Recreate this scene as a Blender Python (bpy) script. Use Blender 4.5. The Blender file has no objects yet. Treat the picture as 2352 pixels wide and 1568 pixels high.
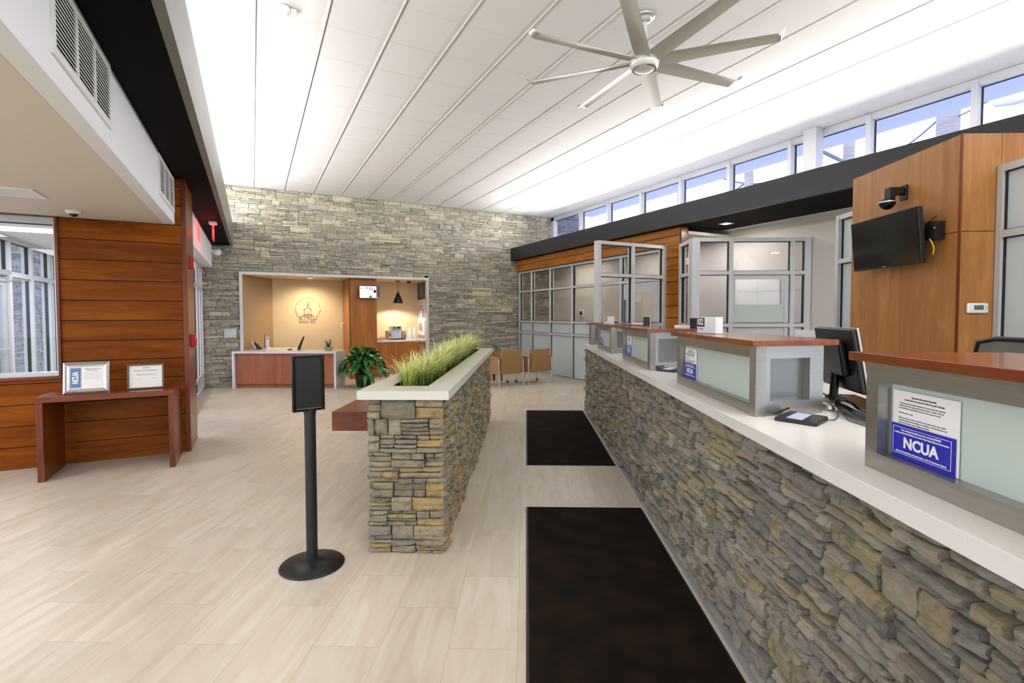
import bpy, math, random
from mathutils import Vector, Matrix, noise
PI = math.pi
R = math.radians
SC = bpy.context.scene
COL = SC.collection

# ------------------------------------------------------------------ camera
cam_data = bpy.data.cameras.new('camera')
cam = bpy.data.objects.new('camera', cam_data)
COL.objects.link(cam)
cam_data.sensor_width = 36.0
cam_data.lens = 1150.0 * 36.0 / 2352.0
cam_data.shift_y = -19.0 / 2352.0
cam_data.clip_start = 0.05
cam_data.clip_end = 200
yaw, pitch, roll = R(27.37), R(1.98), R(-0.11)
fw = Vector((math.sin(yaw) * math.cos(pitch), math.cos(yaw) * math.cos(pitch), -math.sin(pitch)))
rt = Vector((math.cos(yaw), -math.sin(yaw), 0))
up = rt.cross(fw)
r2 = rt * math.cos(roll) + up * math.sin(roll)
u2 = -rt * math.sin(roll) + up * math.cos(roll)
cam.matrix_world = Matrix(((r2.x, u2.x, -fw.x, 0), (r2.y, u2.y, -fw.y, 0), (r2.z, u2.z, -fw.z, 1.53), (0, 0, 0, 1)))
SC.camera = cam

# ------------------------------------------------------------------ world, exposure
world = bpy.data.worlds.new('world')
SC.world = world
world.use_nodes = True
wn = world.node_tree.nodes
wl = world.node_tree.links
bg = wn['Background']
tc = wn.new('ShaderNodeTexCoord')
sp = wn.new('ShaderNodeSeparateXYZ')
rp = wn.new('ShaderNodeValToRGB')
wl.new(tc.outputs['Generated'], sp.inputs[0])
wl.new(sp.outputs['Z'], rp.inputs[0])
rp.color_ramp.elements[0].position = 0.0
rp.color_ramp.elements[0].color = (0.80, 0.84, 0.98, 1)
rp.color_ramp.elements[1].position = 0.6
rp.color_ramp.elements[1].color = (0.72, 0.80, 1.0, 1)
wl.new(rp.outputs[0], bg.inputs[0])
bg.inputs[1].default_value = 2.2
SC.view_settings.view_transform = 'Standard'
SC.view_settings.look = 'None'
SC.view_settings.gamma = 1.0
SC.view_settings.exposure = 0.42
SC.view_settings.use_curve_mapping = False


def area(name, loc, size, power, color, rot=(0, 0, 0), spread=180):
    d = bpy.data.lights.new(name, 'AREA')
    d.shape = 'RECTANGLE'
    d.size, d.size_y = size
    d.energy = power
    d.color = color
    d.spread = R(spread)
    o = bpy.data.objects.new(name, d)
    COL.objects.link(o)
    o.location = loc
    o.rotation_euler = rot
    return o


WARM = (1.0, 0.93, 0.80)
NEUT = (1.0, 0.98, 0.99)
# cove uplights hidden behind the two fascias (an area light shines along its own -Z, so it is turned over)
area('cove_light_left', (-0.66, 4.9, 3.64), (0.30, 15.0), 165, NEUT, (PI, R(52), 0))
area('cove_light_right', (6.78, 3.6, 3.50), (0.30, 15.8), 250, NEUT, (PI, R(-58), 0))
# added fill without a fixture, behind the camera, bounced off the ceiling
area('rear_bounce_fill', (2.4, -2.4, 3.1), (3.6, 2.6), 470, NEUT, (PI, 0, 0))
# recessed ceiling fixtures of the low entry ceiling, corridor and offices
area('entry_ceiling_light', (-2.6, 2.5, 2.53), (0.6, 2.4), 50, NEUT)
area('entry_ceiling_light', (-2.2, -2.0, 2.53), (0.6, 2.4), 45, NEUT)
area('window_daylight_fill', (-4.95, 1.5, 1.5), (2.2, 8.0), 30, (0.86, 0.86, 1.0), (0, R(-90), 0))  # added area light standing in for daylight through the left glazing
area('entry_ceiling_light', (-3.0, 5.3, 2.53), (0.6, 0.6), 22, NEUT)
area('cove_light_left', (-0.66, 8.9, 3.64), (0.30, 5.4), 90, NEUT, (PI, R(60), 0))
area('cove_light_right', (6.78, 8.6, 3.50), (0.30, 5.4), 80, NEUT, (PI, R(-58), 0))
area('vestibule_light', (-2.2, 9.4, 2.70), (0.3, 3.0), 75, (0.90, 0.90, 1.0))
area('office_light', (7.25, 10.6, 2.90), (0.5, 1.6), 11, NEUT)
area('office_light', (7.25, 8.0, 2.90), (0.5, 1.6), 11, NEUT)
area('office_light', (7.25, 6.3, 2.90), (0.4, 0.6), 5, NEUT)
area('soffit_downlight', (7.07, 5.85, 3.055), (0.16, 0.16), 10, WARM)
area('soffit_downlight', (7.07, 2.6, 3.055), (0.16, 0.16), 14, WARM)
area('soffit_downlight', (7.07, 0.2, 3.055), (0.16, 0.16), 14, WARM)


def spot(name, loc, power, color, angle, blend=0.6, radius=0.04, rot=(0, 0, 0)):
    d = bpy.data.lights.new(name, 'SPOT')
    d.energy = power
    d.color = color
    d.spot_size = R(angle)
    d.spot_blend = blend
    d.shadow_soft_size = radius
    o = bpy.data.objects.new(name, d)
    COL.objects.link(o)
    o.location = loc
    o.rotation_euler = rot
    return o


spot('niche_downlight', (1.26, 13.0, 2.41), 82, (1.0, 0.80, 0.58), 150, 1.0, 0.06, (R(8), 0, 0))
spot('pendant_bulb', (3.41, 13.1, 1.868), 48, (1.0, 0.82, 0.68), 150, 0.3, 0.03)

# ------------------------------------------------------------------ materials


def hexc(h):
    h = h.lstrip('#')
    v = [int(h[i:i + 2], 16) / 255 for i in (0, 2, 4)]
    return tuple([(c / 12.92 if c <= 0.04045 else ((c + 0.055) / 1.055) ** 2.4) for c in v]) + (1.0,)


def mat(name, col, rough=0.5, metal=0.0, spec=0.5, **kw):
    m = bpy.data.materials.new(name)
    m.use_nodes = True
    n = m.node_tree.nodes
    b = n['Principled BSDF']
    b.inputs['Base Color'].default_value = hexc(col) if isinstance(col, str) else col
    b.inputs['Roughness'].default_value = rough
    b.inputs['Metallic'].default_value = metal
    b.inputs['Specular IOR Level'].default_value = spec
    for k, v in kw.items():
        b.inputs[k.replace('_', ' ')].default_value = v
    return m


def nd(m, t, **kw):
    x = m.node_tree.nodes.new(t)
    for k, v in kw.items():
        setattr(x, k, v)
    return x


def lk(m, a, b):
    m.node_tree.links.new(a, b)


def ramp(m, stops, interp='LINEAR'):
    r = nd(m, 'ShaderNodeValToRGB')
    r.color_ramp.interpolation = interp
    e = r.color_ramp.elements
    while len(e) < len(stops):
        e.new(0.5)
    for i, (p, c) in enumerate(stops):
        e[i].position = p
        e[i].color = hexc(c)
    return r


def bump(m, src, strength, dist):
    b = nd(m, 'ShaderNodeBump')
    b.inputs['Strength'].default_value = strength
    b.inputs['Distance'].default_value = dist
    lk(m, src, b.inputs['Height'])
    lk(m, b.outputs[0], m.node_tree.nodes['Principled BSDF'].inputs['Normal'])
    return b


def noise_mat(name, stops, scale=(1, 1, 1), nscale=5, detail=5, rough=0.5, spec=0.5, bstr=0.0, bdist=0.002, metal=0, distort=0.0):
    m = mat(name, stops[0][1], rough, metal, spec)
    b = m.node_tree.nodes['Principled BSDF']
    t = nd(m, 'ShaderNodeTexCoord')
    mp = nd(m, 'ShaderNodeMapping')
    mp.inputs['Scale'].default_value = scale
    nz = nd(m, 'ShaderNodeTexNoise')
    nz.inputs['Scale'].default_value = nscale
    nz.inputs['Detail'].default_value = detail
    nz.inputs['Distortion'].default_value = distort
    lk(m, t.outputs['Object'], mp.inputs[0])
    lk(m, mp.outputs[0], nz.inputs[0])
    r = ramp(m, stops)
    lk(m, nz.outputs[0], r.inputs[0])
    lk(m, r.outputs[0], b.inputs['Base Color'])
    if bstr:
        bump(m, nz.outputs[0], bstr, bdist)
    return m


def wood_mat(name, dark, mid, light, axis='x', rough=0.32, island=True, nscale=1.0, spec=0.4):
    """veneer / board: grain stretched along one axis, every board (mesh island) a little different"""
    m = mat(name, mid, rough, 0, spec)
    b = m.node_tree.nodes['Principled BSDF']
    t = nd(m, 'ShaderNodeTexCoord')
    g = nd(m, 'ShaderNodeNewGeometry')
    add = nd(m, 'ShaderNodeVectorMath', operation='ADD')
    mul = nd(m, 'ShaderNodeMath', operation='MULTIPLY')
    mul.inputs[1].default_value = 37.0
    lk(m, g.outputs['Random Per Island'], mul.inputs[0])
    lk(m, t.outputs['Object'], add.inputs[0])
    if island:
        lk(m, mul.outputs[0], add.inputs[1])
    mp = nd(m, 'ShaderNodeMapping')
    s = {'x': (0.9, 9, 9), 'y': (9, 0.9, 9), 'z': (9, 9, 0.9)}[axis]
    mp.inputs['Scale'].default_value = [q * nscale for q in s]
    lk(m, add.outputs[0], mp.inputs[0])
    nz = nd(m, 'ShaderNodeTexNoise')
    nz.inputs['Scale'].default_value = 1.0
    nz.inputs['Detail'].default_value = 6
    nz.inputs['Roughness'].default_value = 0.6
    nz.inputs['Distortion'].default_value = 0.9
    lk(m, mp.outputs[0], nz.inputs[0])
    fine = nd(m, 'ShaderNodeTexNoise')
    fine.inputs['Scale'].default_value = 12
    fine.inputs['Detail'].default_value = 3
    lk(m, mp.outputs[0], fine.inputs[0])
    mixf = nd(m, 'ShaderNodeMath', operation='MULTIPLY_ADD')
    mixf.inputs[1].default_value = 0.28
    lk(m, fine.outputs[0], mixf.inputs[0])
    lk(m, nz.outputs[0], mixf.inputs[2])
    r = ramp(m, [(0.42, dark), (0.64, mid), (0.86, light)])
    lk(m, mixf.outputs[0], r.inputs[0])
    hsv = nd(m, 'ShaderNodeHueSaturation')
    mr = nd(m, 'ShaderNodeMapRange')
    mr.inputs[3].default_value = 0.80
    mr.inputs[4].default_value = 1.14
    if island:
        lk(m, g.outputs['Random Per Island'], mr.inputs[0])
        lk(m, mr.outputs[0], hsv.inputs['Value'])
    lk(m, r.outputs[0], hsv.inputs['Color'])
    lk(m, hsv.outputs[0], b.inputs['Base Color'])
    bump(m, nz.outputs[0], 0.04, 0.002)
    return m


def stone_mat(name, cols):
    m = mat(name, cols[0], 0.82, 0, 0.3)
    b = m.node_tree.nodes['Principled BSDF']
    g = nd(m, 'ShaderNodeNewGeometry')
    r = ramp(m, [(i / len(cols), c) for i, c in enumerate(cols)], 'CONSTANT')
    lk(m, g.outputs['Random Per Island'], r.inputs[0])
    t = nd(m, 'ShaderNodeTexCoord')
    nz = nd(m, 'ShaderNodeTexNoise')
    nz.inputs['Scale'].default_value = 16
    nz.inputs['Detail'].default_value = 6
    nz.inputs['Roughness'].default_value = 0.65
    lk(m, t.outputs['Object'], nz.inputs[0])
    r2_ = ramp(m, [(0.30, 'a8a6a4'), (0.5, 'ffffff'), (0.72, 'fff4dc')])
    lk(m, nz.outputs[0], r2_.inputs[0])
    mx = nd(m, 'ShaderNodeMix', data_type='RGBA', blend_type='MULTIPLY')
    mx.inputs[0].default_value = 0.8
    lk(m, r.outputs[0], mx.inputs[6])
    lk(m, r2_.outputs[0], mx.inputs[7])
    # ochre iron stains with their own shape
    n2 = nd(m, 'ShaderNodeTexNoise')
    n2.inputs['Scale'].default_value = 4.5
    n2.inputs['Detail'].default_value = 3
    lk(m, t.outputs['Object'], n2.inputs[0])
    st_ = ramp(m, [(0.56, '000000'), (0.75, '8a8a8a')])
    lk(m, n2.outputs[0], st_.inputs[0])
    mx2 = nd(m, 'ShaderNodeMix', data_type='RGBA', blend_type='MIX')
    lk(m, st_.outputs[0], mx2.inputs[0])
    lk(m, mx.outputs[2], mx2.inputs[6])
    mx2.inputs[7].default_value = hexc('a8966e')
    lk(m, mx2.outputs[2], b.inputs['Base Color'])
    n3 = nd(m, 'ShaderNodeTexNoise')
    n3.inputs['Scale'].default_value = 26
    n3.inputs['Detail'].default_value = 8
    n3.inputs['Roughness'].default_value = 0.72
    mp = nd(m, 'ShaderNodeMapping')
    mp.inputs['Scale'].default_value = (1, 1, 2.2)
    lk(m, t.outputs['Object'], mp.inputs[0])
    lk(m, mp.outputs[0], n3.inputs[0])
    bump(m, n3.outputs[0], 1.0, 0.016)
    return m


M = {}
M['white_wall'] = mat('white_paint', 'e4e4e8', 0.6)
M['ceil_low'] = mat('warm_white_ceiling_paint', 'd3c8be', 0.7)
M['tan_wall'] = mat('tan_paint', 'd2cac4', 0.6)
M['beige_wall'] = mat('beige_paint', 'd8c49c', 0.6)
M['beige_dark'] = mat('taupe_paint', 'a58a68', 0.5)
M['black_soffit'] = mat('black_paint', '030303', 0.75, 0, 0.08)
M['fascia_dark'] = noise_mat('charcoal_metal_fascia', [(0.3, '191c21'), (0.7, '1e2126')], (1, 1, 1), 2, 3, 0.42, 0.5)
M['fascia_grey'] = noise_mat('grey_metal_fascia', [(0.3, '6a6b64'), (0.7, '74756e')], (1, 1, 1), 2, 3, 0.42, 0.5)
M['alum'] = mat('clear_anodised_aluminium', 'b9bcc0', 0.42, 0.55)
M['alum_white'] = mat('silver_painted_aluminium', 'c6c7c9', 0.45, 0.25)
M['steel'] = noise_mat('brushed_stainless', [(0.3, 'a6a49e'), (0.7, 'aeaca6')], (2, 2, 60), 3, 3, 0.32, 0.5, metal=0.9)
M['steel_reflection'] = mat('reflection_darkened_steel', '858684', 0.3, 0.9)  # same steel, darkened to paint in the dark reflections of the end recess
M['chrome'] = mat('chrome', 'd5d5d5', 0.12, 1.0)
M['silver'] = mat('silver_satin', 'c4c4c0', 0.3, 0.8)
M['gasket'] = mat('black_gasket', '14181c', 0.6)
M['black'] = mat('black_plastic', '141414', 0.38)
M['black_gloss'] = mat('black_gloss_plastic', '0b0b0b', 0.16)
M['black_matte'] = mat('black_powder_coat', '121312', 0.45)
M['screen_off'] = mat('dark_screen', '070908', 0.12, 0, 0.6)
M['white_plastic'] = mat('white_plastic', 'e4e4e2', 0.4)
M['white_paper'] = mat('white_paper', 'e6e4e2', 0.8)
M['blue_card'] = mat('blue_card', '1c22a8', 0.5)
M['blue_pale'] = mat('faded_blue_print', '5272a6', 0.5)
M['ink'] = mat('black_ink', '1c1c1e', 0.8)
M['ink_grey'] = mat('grey_ink', '77777c', 0.8)
M['print_white'] = mat('white_print', 'efece0', 0.6)
M['quartz'] = noise_mat('white_quartz', [(0.35, 'dedad4'), (0.65, 'e2dfd9')], (1, 1, 1), 240, 3, 0.22, 0.5)
M['quartz_planter'] = noise_mat('cream_quartz', [(0.35, 'd0ccc2'), (0.65, 'd4d1c7')], (1, 1, 1), 240, 3, 0.28, 0.5)
M['quartz_desk'] = mat('white_desk_quartz', 'dddae0', 0.15)
M['frost'] = mat('frosted_glass_panel', 'bcc9c0', 0.3, 0, 0.5)
M['frost_cool'] = mat('frosted_film_glass', 'c3cccd', 0.25, 0, 0.5)
M['siding'] = wood_mat('mahogany_siding_board', '602c03', '7c3e05', '92500c', 'x', 0.45, spec=0.12)
M['siding_y'] = wood_mat('teak_siding_board', '8a4c10', 'a8651b', 'be7d2a', 'y', 0.34)
M['mahogany'] = wood_mat('red_mahogany', '55240f', '723617', '874720', 'x', 0.25, False)
M['trim_wood'] = wood_mat('mahogany_trim', '4e210c', '6b3214', '80421c', 'z', 0.28, False)
M['pod_top'] = wood_mat('cherry_counter_top', '5c2a10', '763814', '8c4a1e', 'y', 0.18, False)
M['veneer'] = wood_mat('maple_brown_veneer', '93602f', 'a5703c', 'b6824c', 'z', 0.4, False, 0.7)
M['veneer_niche'] = wood_mat('orange_brown_veneer', '96591f', 'a86728', 'ba7833', 'z', 0.35, False, 0.7)
M['veneer_desk'] = wood_mat('pink_brown_veneer', '8f5238', '9f6044', 'ae6e50', 'z', 0.3, False, 0.7)
M['veneer_cred'] = M['veneer']
M['leather'] = mat('tan_vinyl', '9a7747', 0.42)
M['leather_pink'] = mat('tan_vinyl_side', 'a9835c', 0.42)
M['stone_back'] = stone_mat('greige_ledgestone', ['aba69a', 'bab4a2', 'a19d91', 'c4bda9', 'b1aa99', '9a978e', 'cac3ad', 'b5b0a3'])
M['stone_planter'] = stone_mat('brown_ledgestone', ['a19784', 'ab9f86', '948b7b', 'b29c6c', 'a49984', '8c8474', 'ada28a', '9a907e', 'b09c6e', 'a19682', '948d80', 'a69b88', '998f7e'])
M['stone_counter'] = stone_mat('grey_brown_ledgestone', ['a39b8e', 'b0a694', '989187', 'b2a68c', 'a6a097', '918b83', 'b6ad9b', 'ac9f82', '9e978e', 'aaa192', '9a948a'])
M['stone_out'] = stone_mat('blue_grey_ledgestone', ['90909c', '9e9da8', 'a7a6b0', '868792', '9998a0'])
M['mortar'] = mat('dark_mortar', '2b2823', 0.9)
M['soil'] = mat('dark_soil', '15130f', 0.95)
M['green_pot'] = mat('dark_green_pot', '16392a', 0.3)
M['grey_green_pot'] = noise_mat('grey_green_glazed_pot', [(0.35, '8f9684'), (0.6, '9aa06a')], (1, 1, 1), 9, 3, 0.3)
M['red'] = mat('red_plastic', 'c0181c', 0.35)
M['yellow'] = mat('yellow_cable', 'c8b42a', 0.4)
M['fan_blade'] = mat('satin_grey_fan_metal', 'b6b3a8', 0.45, 0.25)
M['fan_hub'] = mat('pearl_fan_housing', 'cfcecb', 0.35, 0.2)
M['fan_light'] = mat('fan_lens', 'c9bfb2', 0.35)
M['lawn'] = noise_mat('lawn', [(0.3, '6c9a55'), (0.7, '8cb86e')], (1, 1, 1), 3, 4, 0.9)
M['tree'] = noise_mat('tree_foliage', [(0.3, '4c7044'), (0.7, '7ea06c')], (1, 1, 1), 4, 5, 0.9, bstr=0.6, bdist=0.2)
M['road'] = mat('asphalt', '8d8f94', 0.9)
M['pole'] = noise_mat('weathered_pole', [(0.3, '8d8a94'), (0.7, 'a8a5ae')], (1, 1, 8), 3, 4, 0.9)
M['wire'] = mat('utility_wire', '6d7284', 0.8)
M['bounce_ground'] = mat('pale_bounce_ground', 'cfd2da', 0.9)  # kept pale so the added ground bounces light up to the eave
M['eave'] = mat('pale_blue_eave', 'c3cdec', 0.7)
M['carpet'] = None


def emit(name, col, strength):
    m = mat(name, col, 0.5)
    b = m.node_tree.nodes['Principled BSDF']
    b.inputs['Emission Color'].default_value = hexc(col)
    b.inputs['Emission Strength'].default_value = strength
    return m


M['lamp_warm'] = emit('warm_lamp', 'ffe2b4', 5)
M['lamp_white'] = emit('white_lamp', 'fff6e6', 5)
M['exit_red'] = emit('exit_red_glow', 'ff1c24', 2.2)
M['led_red'] = emit('red_led', 'ff2a1a', 3)
M['screen_on'] = emit('lit_screen_white', 'dfe2f4', 0.9)
M['screen_grey'] = emit('lit_screen_grey', '8f93a8', 0.6)
M['screen_brown'] = emit('lit_screen_brown', '54404a', 0.5)
M['screen_green'] = emit('lit_screen_green', '3c7a6a', 0.5)
M['lcd'] = mat('green_grey_lcd', '5c6a54', 0.3)


def glass_mat(name, tint=(0.95, 0.955, 0.97, 1), refl=1.0):
    m = bpy.data.materials.new(name)
    m.use_nodes = True
    n = m.node_tree.nodes
    n.remove(n['Principled BSDF'])
    out = n['Material Output']
    tr = nd(m, 'ShaderNodeBsdfTransparent')
    tr.inputs[0].default_value = tint
    gl = nd(m, 'ShaderNodeBsdfGlossy')
    gl.inputs['Roughness'].default_value = 0.01
    fr = nd(m, 'ShaderNodeFresnel')
    fr.inputs[0].default_value = 1.5
    ml = nd(m, 'ShaderNodeMath', operation='MULTIPLY')
    ml.inputs[1].default_value = refl
    mx = nd(m, 'ShaderNodeMixShader')
    gm = nd(m, 'ShaderNodeNewGeometry')
    inv = nd(m, 'ShaderNodeMath', operation='SUBTRACT')
    inv.inputs[0].default_value = 1.0
    lk(m, gm.outputs['Backfacing'], inv.inputs[1])
    pr = nd(m, 'ShaderNodeMath', operation='MULTIPLY')
    lk(m, fr.outputs[0], pr.inputs[0])
    lk(m, inv.outputs[0], pr.inputs[1])
    lk(m, pr.outputs[0], ml.inputs[0])
    lk(m, ml.outputs[0], mx.inputs[0])
    lk(m, tr.outputs[0], mx.inputs[1])
    lk(m, gl.outputs[0], mx.inputs[2])
    lk(m, mx.outputs[0], out.inputs[0])
    return m


M['glass'] = glass_mat('clear_glass')
M['glass_tint'] = glass_mat('office_glass', (0.92, 0.91, 0.86, 1), 1.6)


# floor tiles: 0.637 x 0.3175 m in running bond, laid along the counter
def tile_floor():
    m = mat('cream_stone_tile', 'd6c9b2', 0.3, 0, 0.5)
    b = m.node_tree.nodes['Principled BSDF']
    t = nd(m, 'ShaderNodeTexCoord')
    sx = nd(m, 'ShaderNodeSeparateXYZ')
    lk(m, t.outputs['Object'], sx.inputs[0])
    cx = nd(m, 'ShaderNodeMath', operation='ADD')
    cx.inputs[1].default_value = 2.265 + 0.3175 * 60
    cy = nd(m, 'ShaderNodeMath', operation='ADD')
    cy.inputs[1].default_value = -2.565 + 0.637 * 40
    lk(m, sx.outputs['X'], cx.inputs[0])
    lk(m, sx.outputs['Y'], cy.inputs[0])
    cb = nd(m, 'ShaderNodeCombineXYZ')
    lk(m, cy.outputs[0], cb.inputs[0])
    lk(m, cx.outputs[0], cb.inputs[1])
    br = nd(m, 'ShaderNodeTexBrick')
    br.offset = 0.5
    br.inputs['Color1'].default_value = (0, 0, 0, 1)
    br.inputs['Color2'].default_value = (1, 1, 1, 1)
    br.inputs['Mortar'].default_value = (0.5, 0.5, 0.5, 1)
    br.inputs['Scale'].default_value = 1.0
    br.inputs['Brick Width'].default_value = 0.637
    br.inputs['Row Height'].default_value = 0.3175
    br.inputs['Mortar Size'].default_value = 0.0016
    br.inputs['Mortar Smooth'].default_value = 0.0
    lk(m, cb.outputs[0], br.inputs['Vector'])
    # streaks along or across the tile, shifted per tile
    sc = nd(m, 'ShaderNodeVectorMath', operation='MULTIPLY')
    sc.inputs[1].default_value = (41, 17, 29)
    lk(m, br.outputs['Color'], sc.inputs[0])
    ad = nd(m, 'ShaderNodeVectorMath', operation='ADD')
    lk(m, cb.outputs[0], ad.inputs[0])
    lk(m, sc.outputs[0], ad.inputs[1])
    mp = nd(m, 'ShaderNodeMapping')
    mp.inputs['Scale'].default_value = (0.9, 7.0, 1)
    mp.inputs['Rotation'].default_value = (0, 0, 0.14)
    lk(m, ad.outputs[0], mp.inputs[0])
    nz = nd(m, 'ShaderNodeTexNoise')
    nz.inputs['Scale'].default_value = 1.6
    nz.inputs['Detail'].default_value = 6
    nz.inputs['Distortion'].default_value = 1.2
    lk(m, mp.outputs[0], nz.inputs[0])
    r = ramp(m, [(0.3, 'b7aa96'), (0.5, 'c2b7a6'), (0.7, 'cac1b3')])
    lk(m, nz.outputs[0], r.inputs[0])
    hs = nd(m, 'ShaderNodeHueSaturation')
    mr = nd(m, 'ShaderNodeMapRange')
    mr.inputs[3].default_value = 0.94
    mr.inputs[4].default_value = 1.05
    lk(m, br.outputs['Color'], mr.inputs[0])
    lk(m, mr.outputs[0], hs.inputs['Value'])
    lk(m, r.outputs[0], hs.inputs['Color'])
    mx = nd(m, 'ShaderNodeMix', data_type='RGBA')
    lk(m, br.outputs['Fac'], mx.inputs[0])
    lk(m, hs.outputs[0], mx.inputs[6])
    mx.inputs[7].default_value = hexc('b0a184')
    lk(m, mx.outputs[2], b.inputs['Base Color'])
    rr = nd(m, 'ShaderNodeMapRange')
    rr.inputs[3].default_value = 0.30
    rr.inputs[4].default_value = 0.42
    lk(m, nz.outputs[0], rr.inputs[0])
    lk(m, rr.outputs[0], b.inputs['Roughness'])
    bu = bump(m, br.outputs['Fac'], 0.25, 0.001)
    bu.invert = True
    return m


M['tile'] = tile_floor()


def ceiling_mat():
    m = mat('acoustic_ceiling_tile', 'd2d0cd', 0.85, 0, 0.2)
    b = m.node_tree.nodes['Principled BSDF']
    t = nd(m, 'ShaderNodeTexCoord')
    nz = nd(m, 'ShaderNodeTexNoise')
    nz.inputs['Scale'].default_value = 180
    nz.inputs['Detail'].default_value = 2
    lk(m, t.outputs['Object'], nz.inputs[0])
    bump(m, nz.outputs[0], 0.15, 0.001)
    return m


M['ceil_tile'] = ceiling_mat()


def carpet_mat():
    m = mat('black_mat_pile', '1a120c', 0.95, 0, 0.1)
    b = m.node_tree.nodes['Principled BSDF']
    t = nd(m, 'ShaderNodeTexCoord')
    a = nd(m, 'ShaderNodeTexNoise')
    a.inputs['Scale'].default_value = 5
    a.inputs['Detail'].default_value = 4
    f = nd(m, 'ShaderNodeTexNoise')
    f.inputs['Scale'].default_value = 420
    f.inputs['Detail'].default_value = 2
    lk(m, t.outputs['Object'], a.inputs[0])
    lk(m, t.outputs['Object'], f.inputs[0])
    r = ramp(m, [(0.35, '14100c'), (0.7, '261c14')])
    lk(m, a.outputs[0], r.inputs[0])
    r2_ = ramp(m, [(0.66, '000000'), (0.74, '5a3018')])
    lk(m, f.outputs[0], r2_.inputs[0])
    mx = nd(m, 'ShaderNodeMix', data_type='RGBA', blend_type='ADD')
    mx.inputs[0].default_value = 0.35
    lk(m, r.outputs[0], mx.inputs[6])
    lk(m, r2_.outputs[0], mx.inputs[7])
    lk(m, mx.outputs[2], b.inputs['Base Color'])
    bump(m, f.outputs[0], 0.8, 0.004)
    return m


M['carpet'] = carpet_mat()


def blade_mat(name, stops, lo, hi, rough=0.5):
    """leaf colour by height on the plant: darker base, pale tip, varied per leaf"""
    m = mat(name, stops[0][1], rough)
    b = m.node_tree.nodes['Principled BSDF']
    t = nd(m, 'ShaderNodeTexCoord')
    s = nd(m, 'ShaderNodeSeparateXYZ')
    lk(m, t.outputs['Object'], s.inputs[0])
    mr = nd(m, 'ShaderNodeMapRange')
    mr.inputs[1].default_value = lo
    mr.inputs[2].default_value = hi
    lk(m, s.outputs['Z'], mr.inputs[0])
    g = nd(m, 'ShaderNodeNewGeometry')
    ad = nd(m, 'ShaderNodeMath', operation='MULTIPLY_ADD')
    ad.inputs[1].default_value = 0.35
    lk(m, g.outputs['Random Per Island'], ad.inputs[0])
    lk(m, mr.outputs[0], ad.inputs[2])
    r = ramp(m, stops)
    lk(m, ad.outputs[0], r.inputs[0])
    lk(m, r.outputs[0], b.inputs['Base Color'])
    return m


M['grass_blade'] = blade_mat('variegated_grass_blade', [(0.12, '2a4210'), (0.38, '6f8a2c'), (0.65, 'b2bd58'), (1.0, 'dfe09a')], 0.0, 0.26)
M['lily_leaf'] = noise_mat('glossy_green_leaf', [(0.3, '14491c'), (0.55, '2c6e2e'), (0.75, '4b8a44')], (1, 1, 1), 7, 3, 0.3)
M['leaf_dark'] = noise_mat('dark_green_leaf', [(0.3, '1c3312'), (0.7, '4c6230')], (1, 1, 1), 14, 3, 0.45)
M['leaf_varieg'] = noise_mat('white_edged_leaf', [(0.4, '1f5a22'), (0.52, '3f7a3c'), (0.62, 'dfe8c4')], (1, 1, 1), 16, 2, 0.4)
M['orange_brown'] = mat('terracotta', 'b06a40', 0.6)

# ------------------------------------------------------------------ geometry helpers
TH = R(29.0)          # the counter, planter, mats and floor tiles run 29 degrees off the room's axis


def CW(t, s, z=0.0):
    """point of the counter frame (t across, s along) in the room"""
    return Vector((t * math.cos(TH) + s * math.sin(TH), -t * math.sin(TH) + s * math.cos(TH), z))


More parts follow.
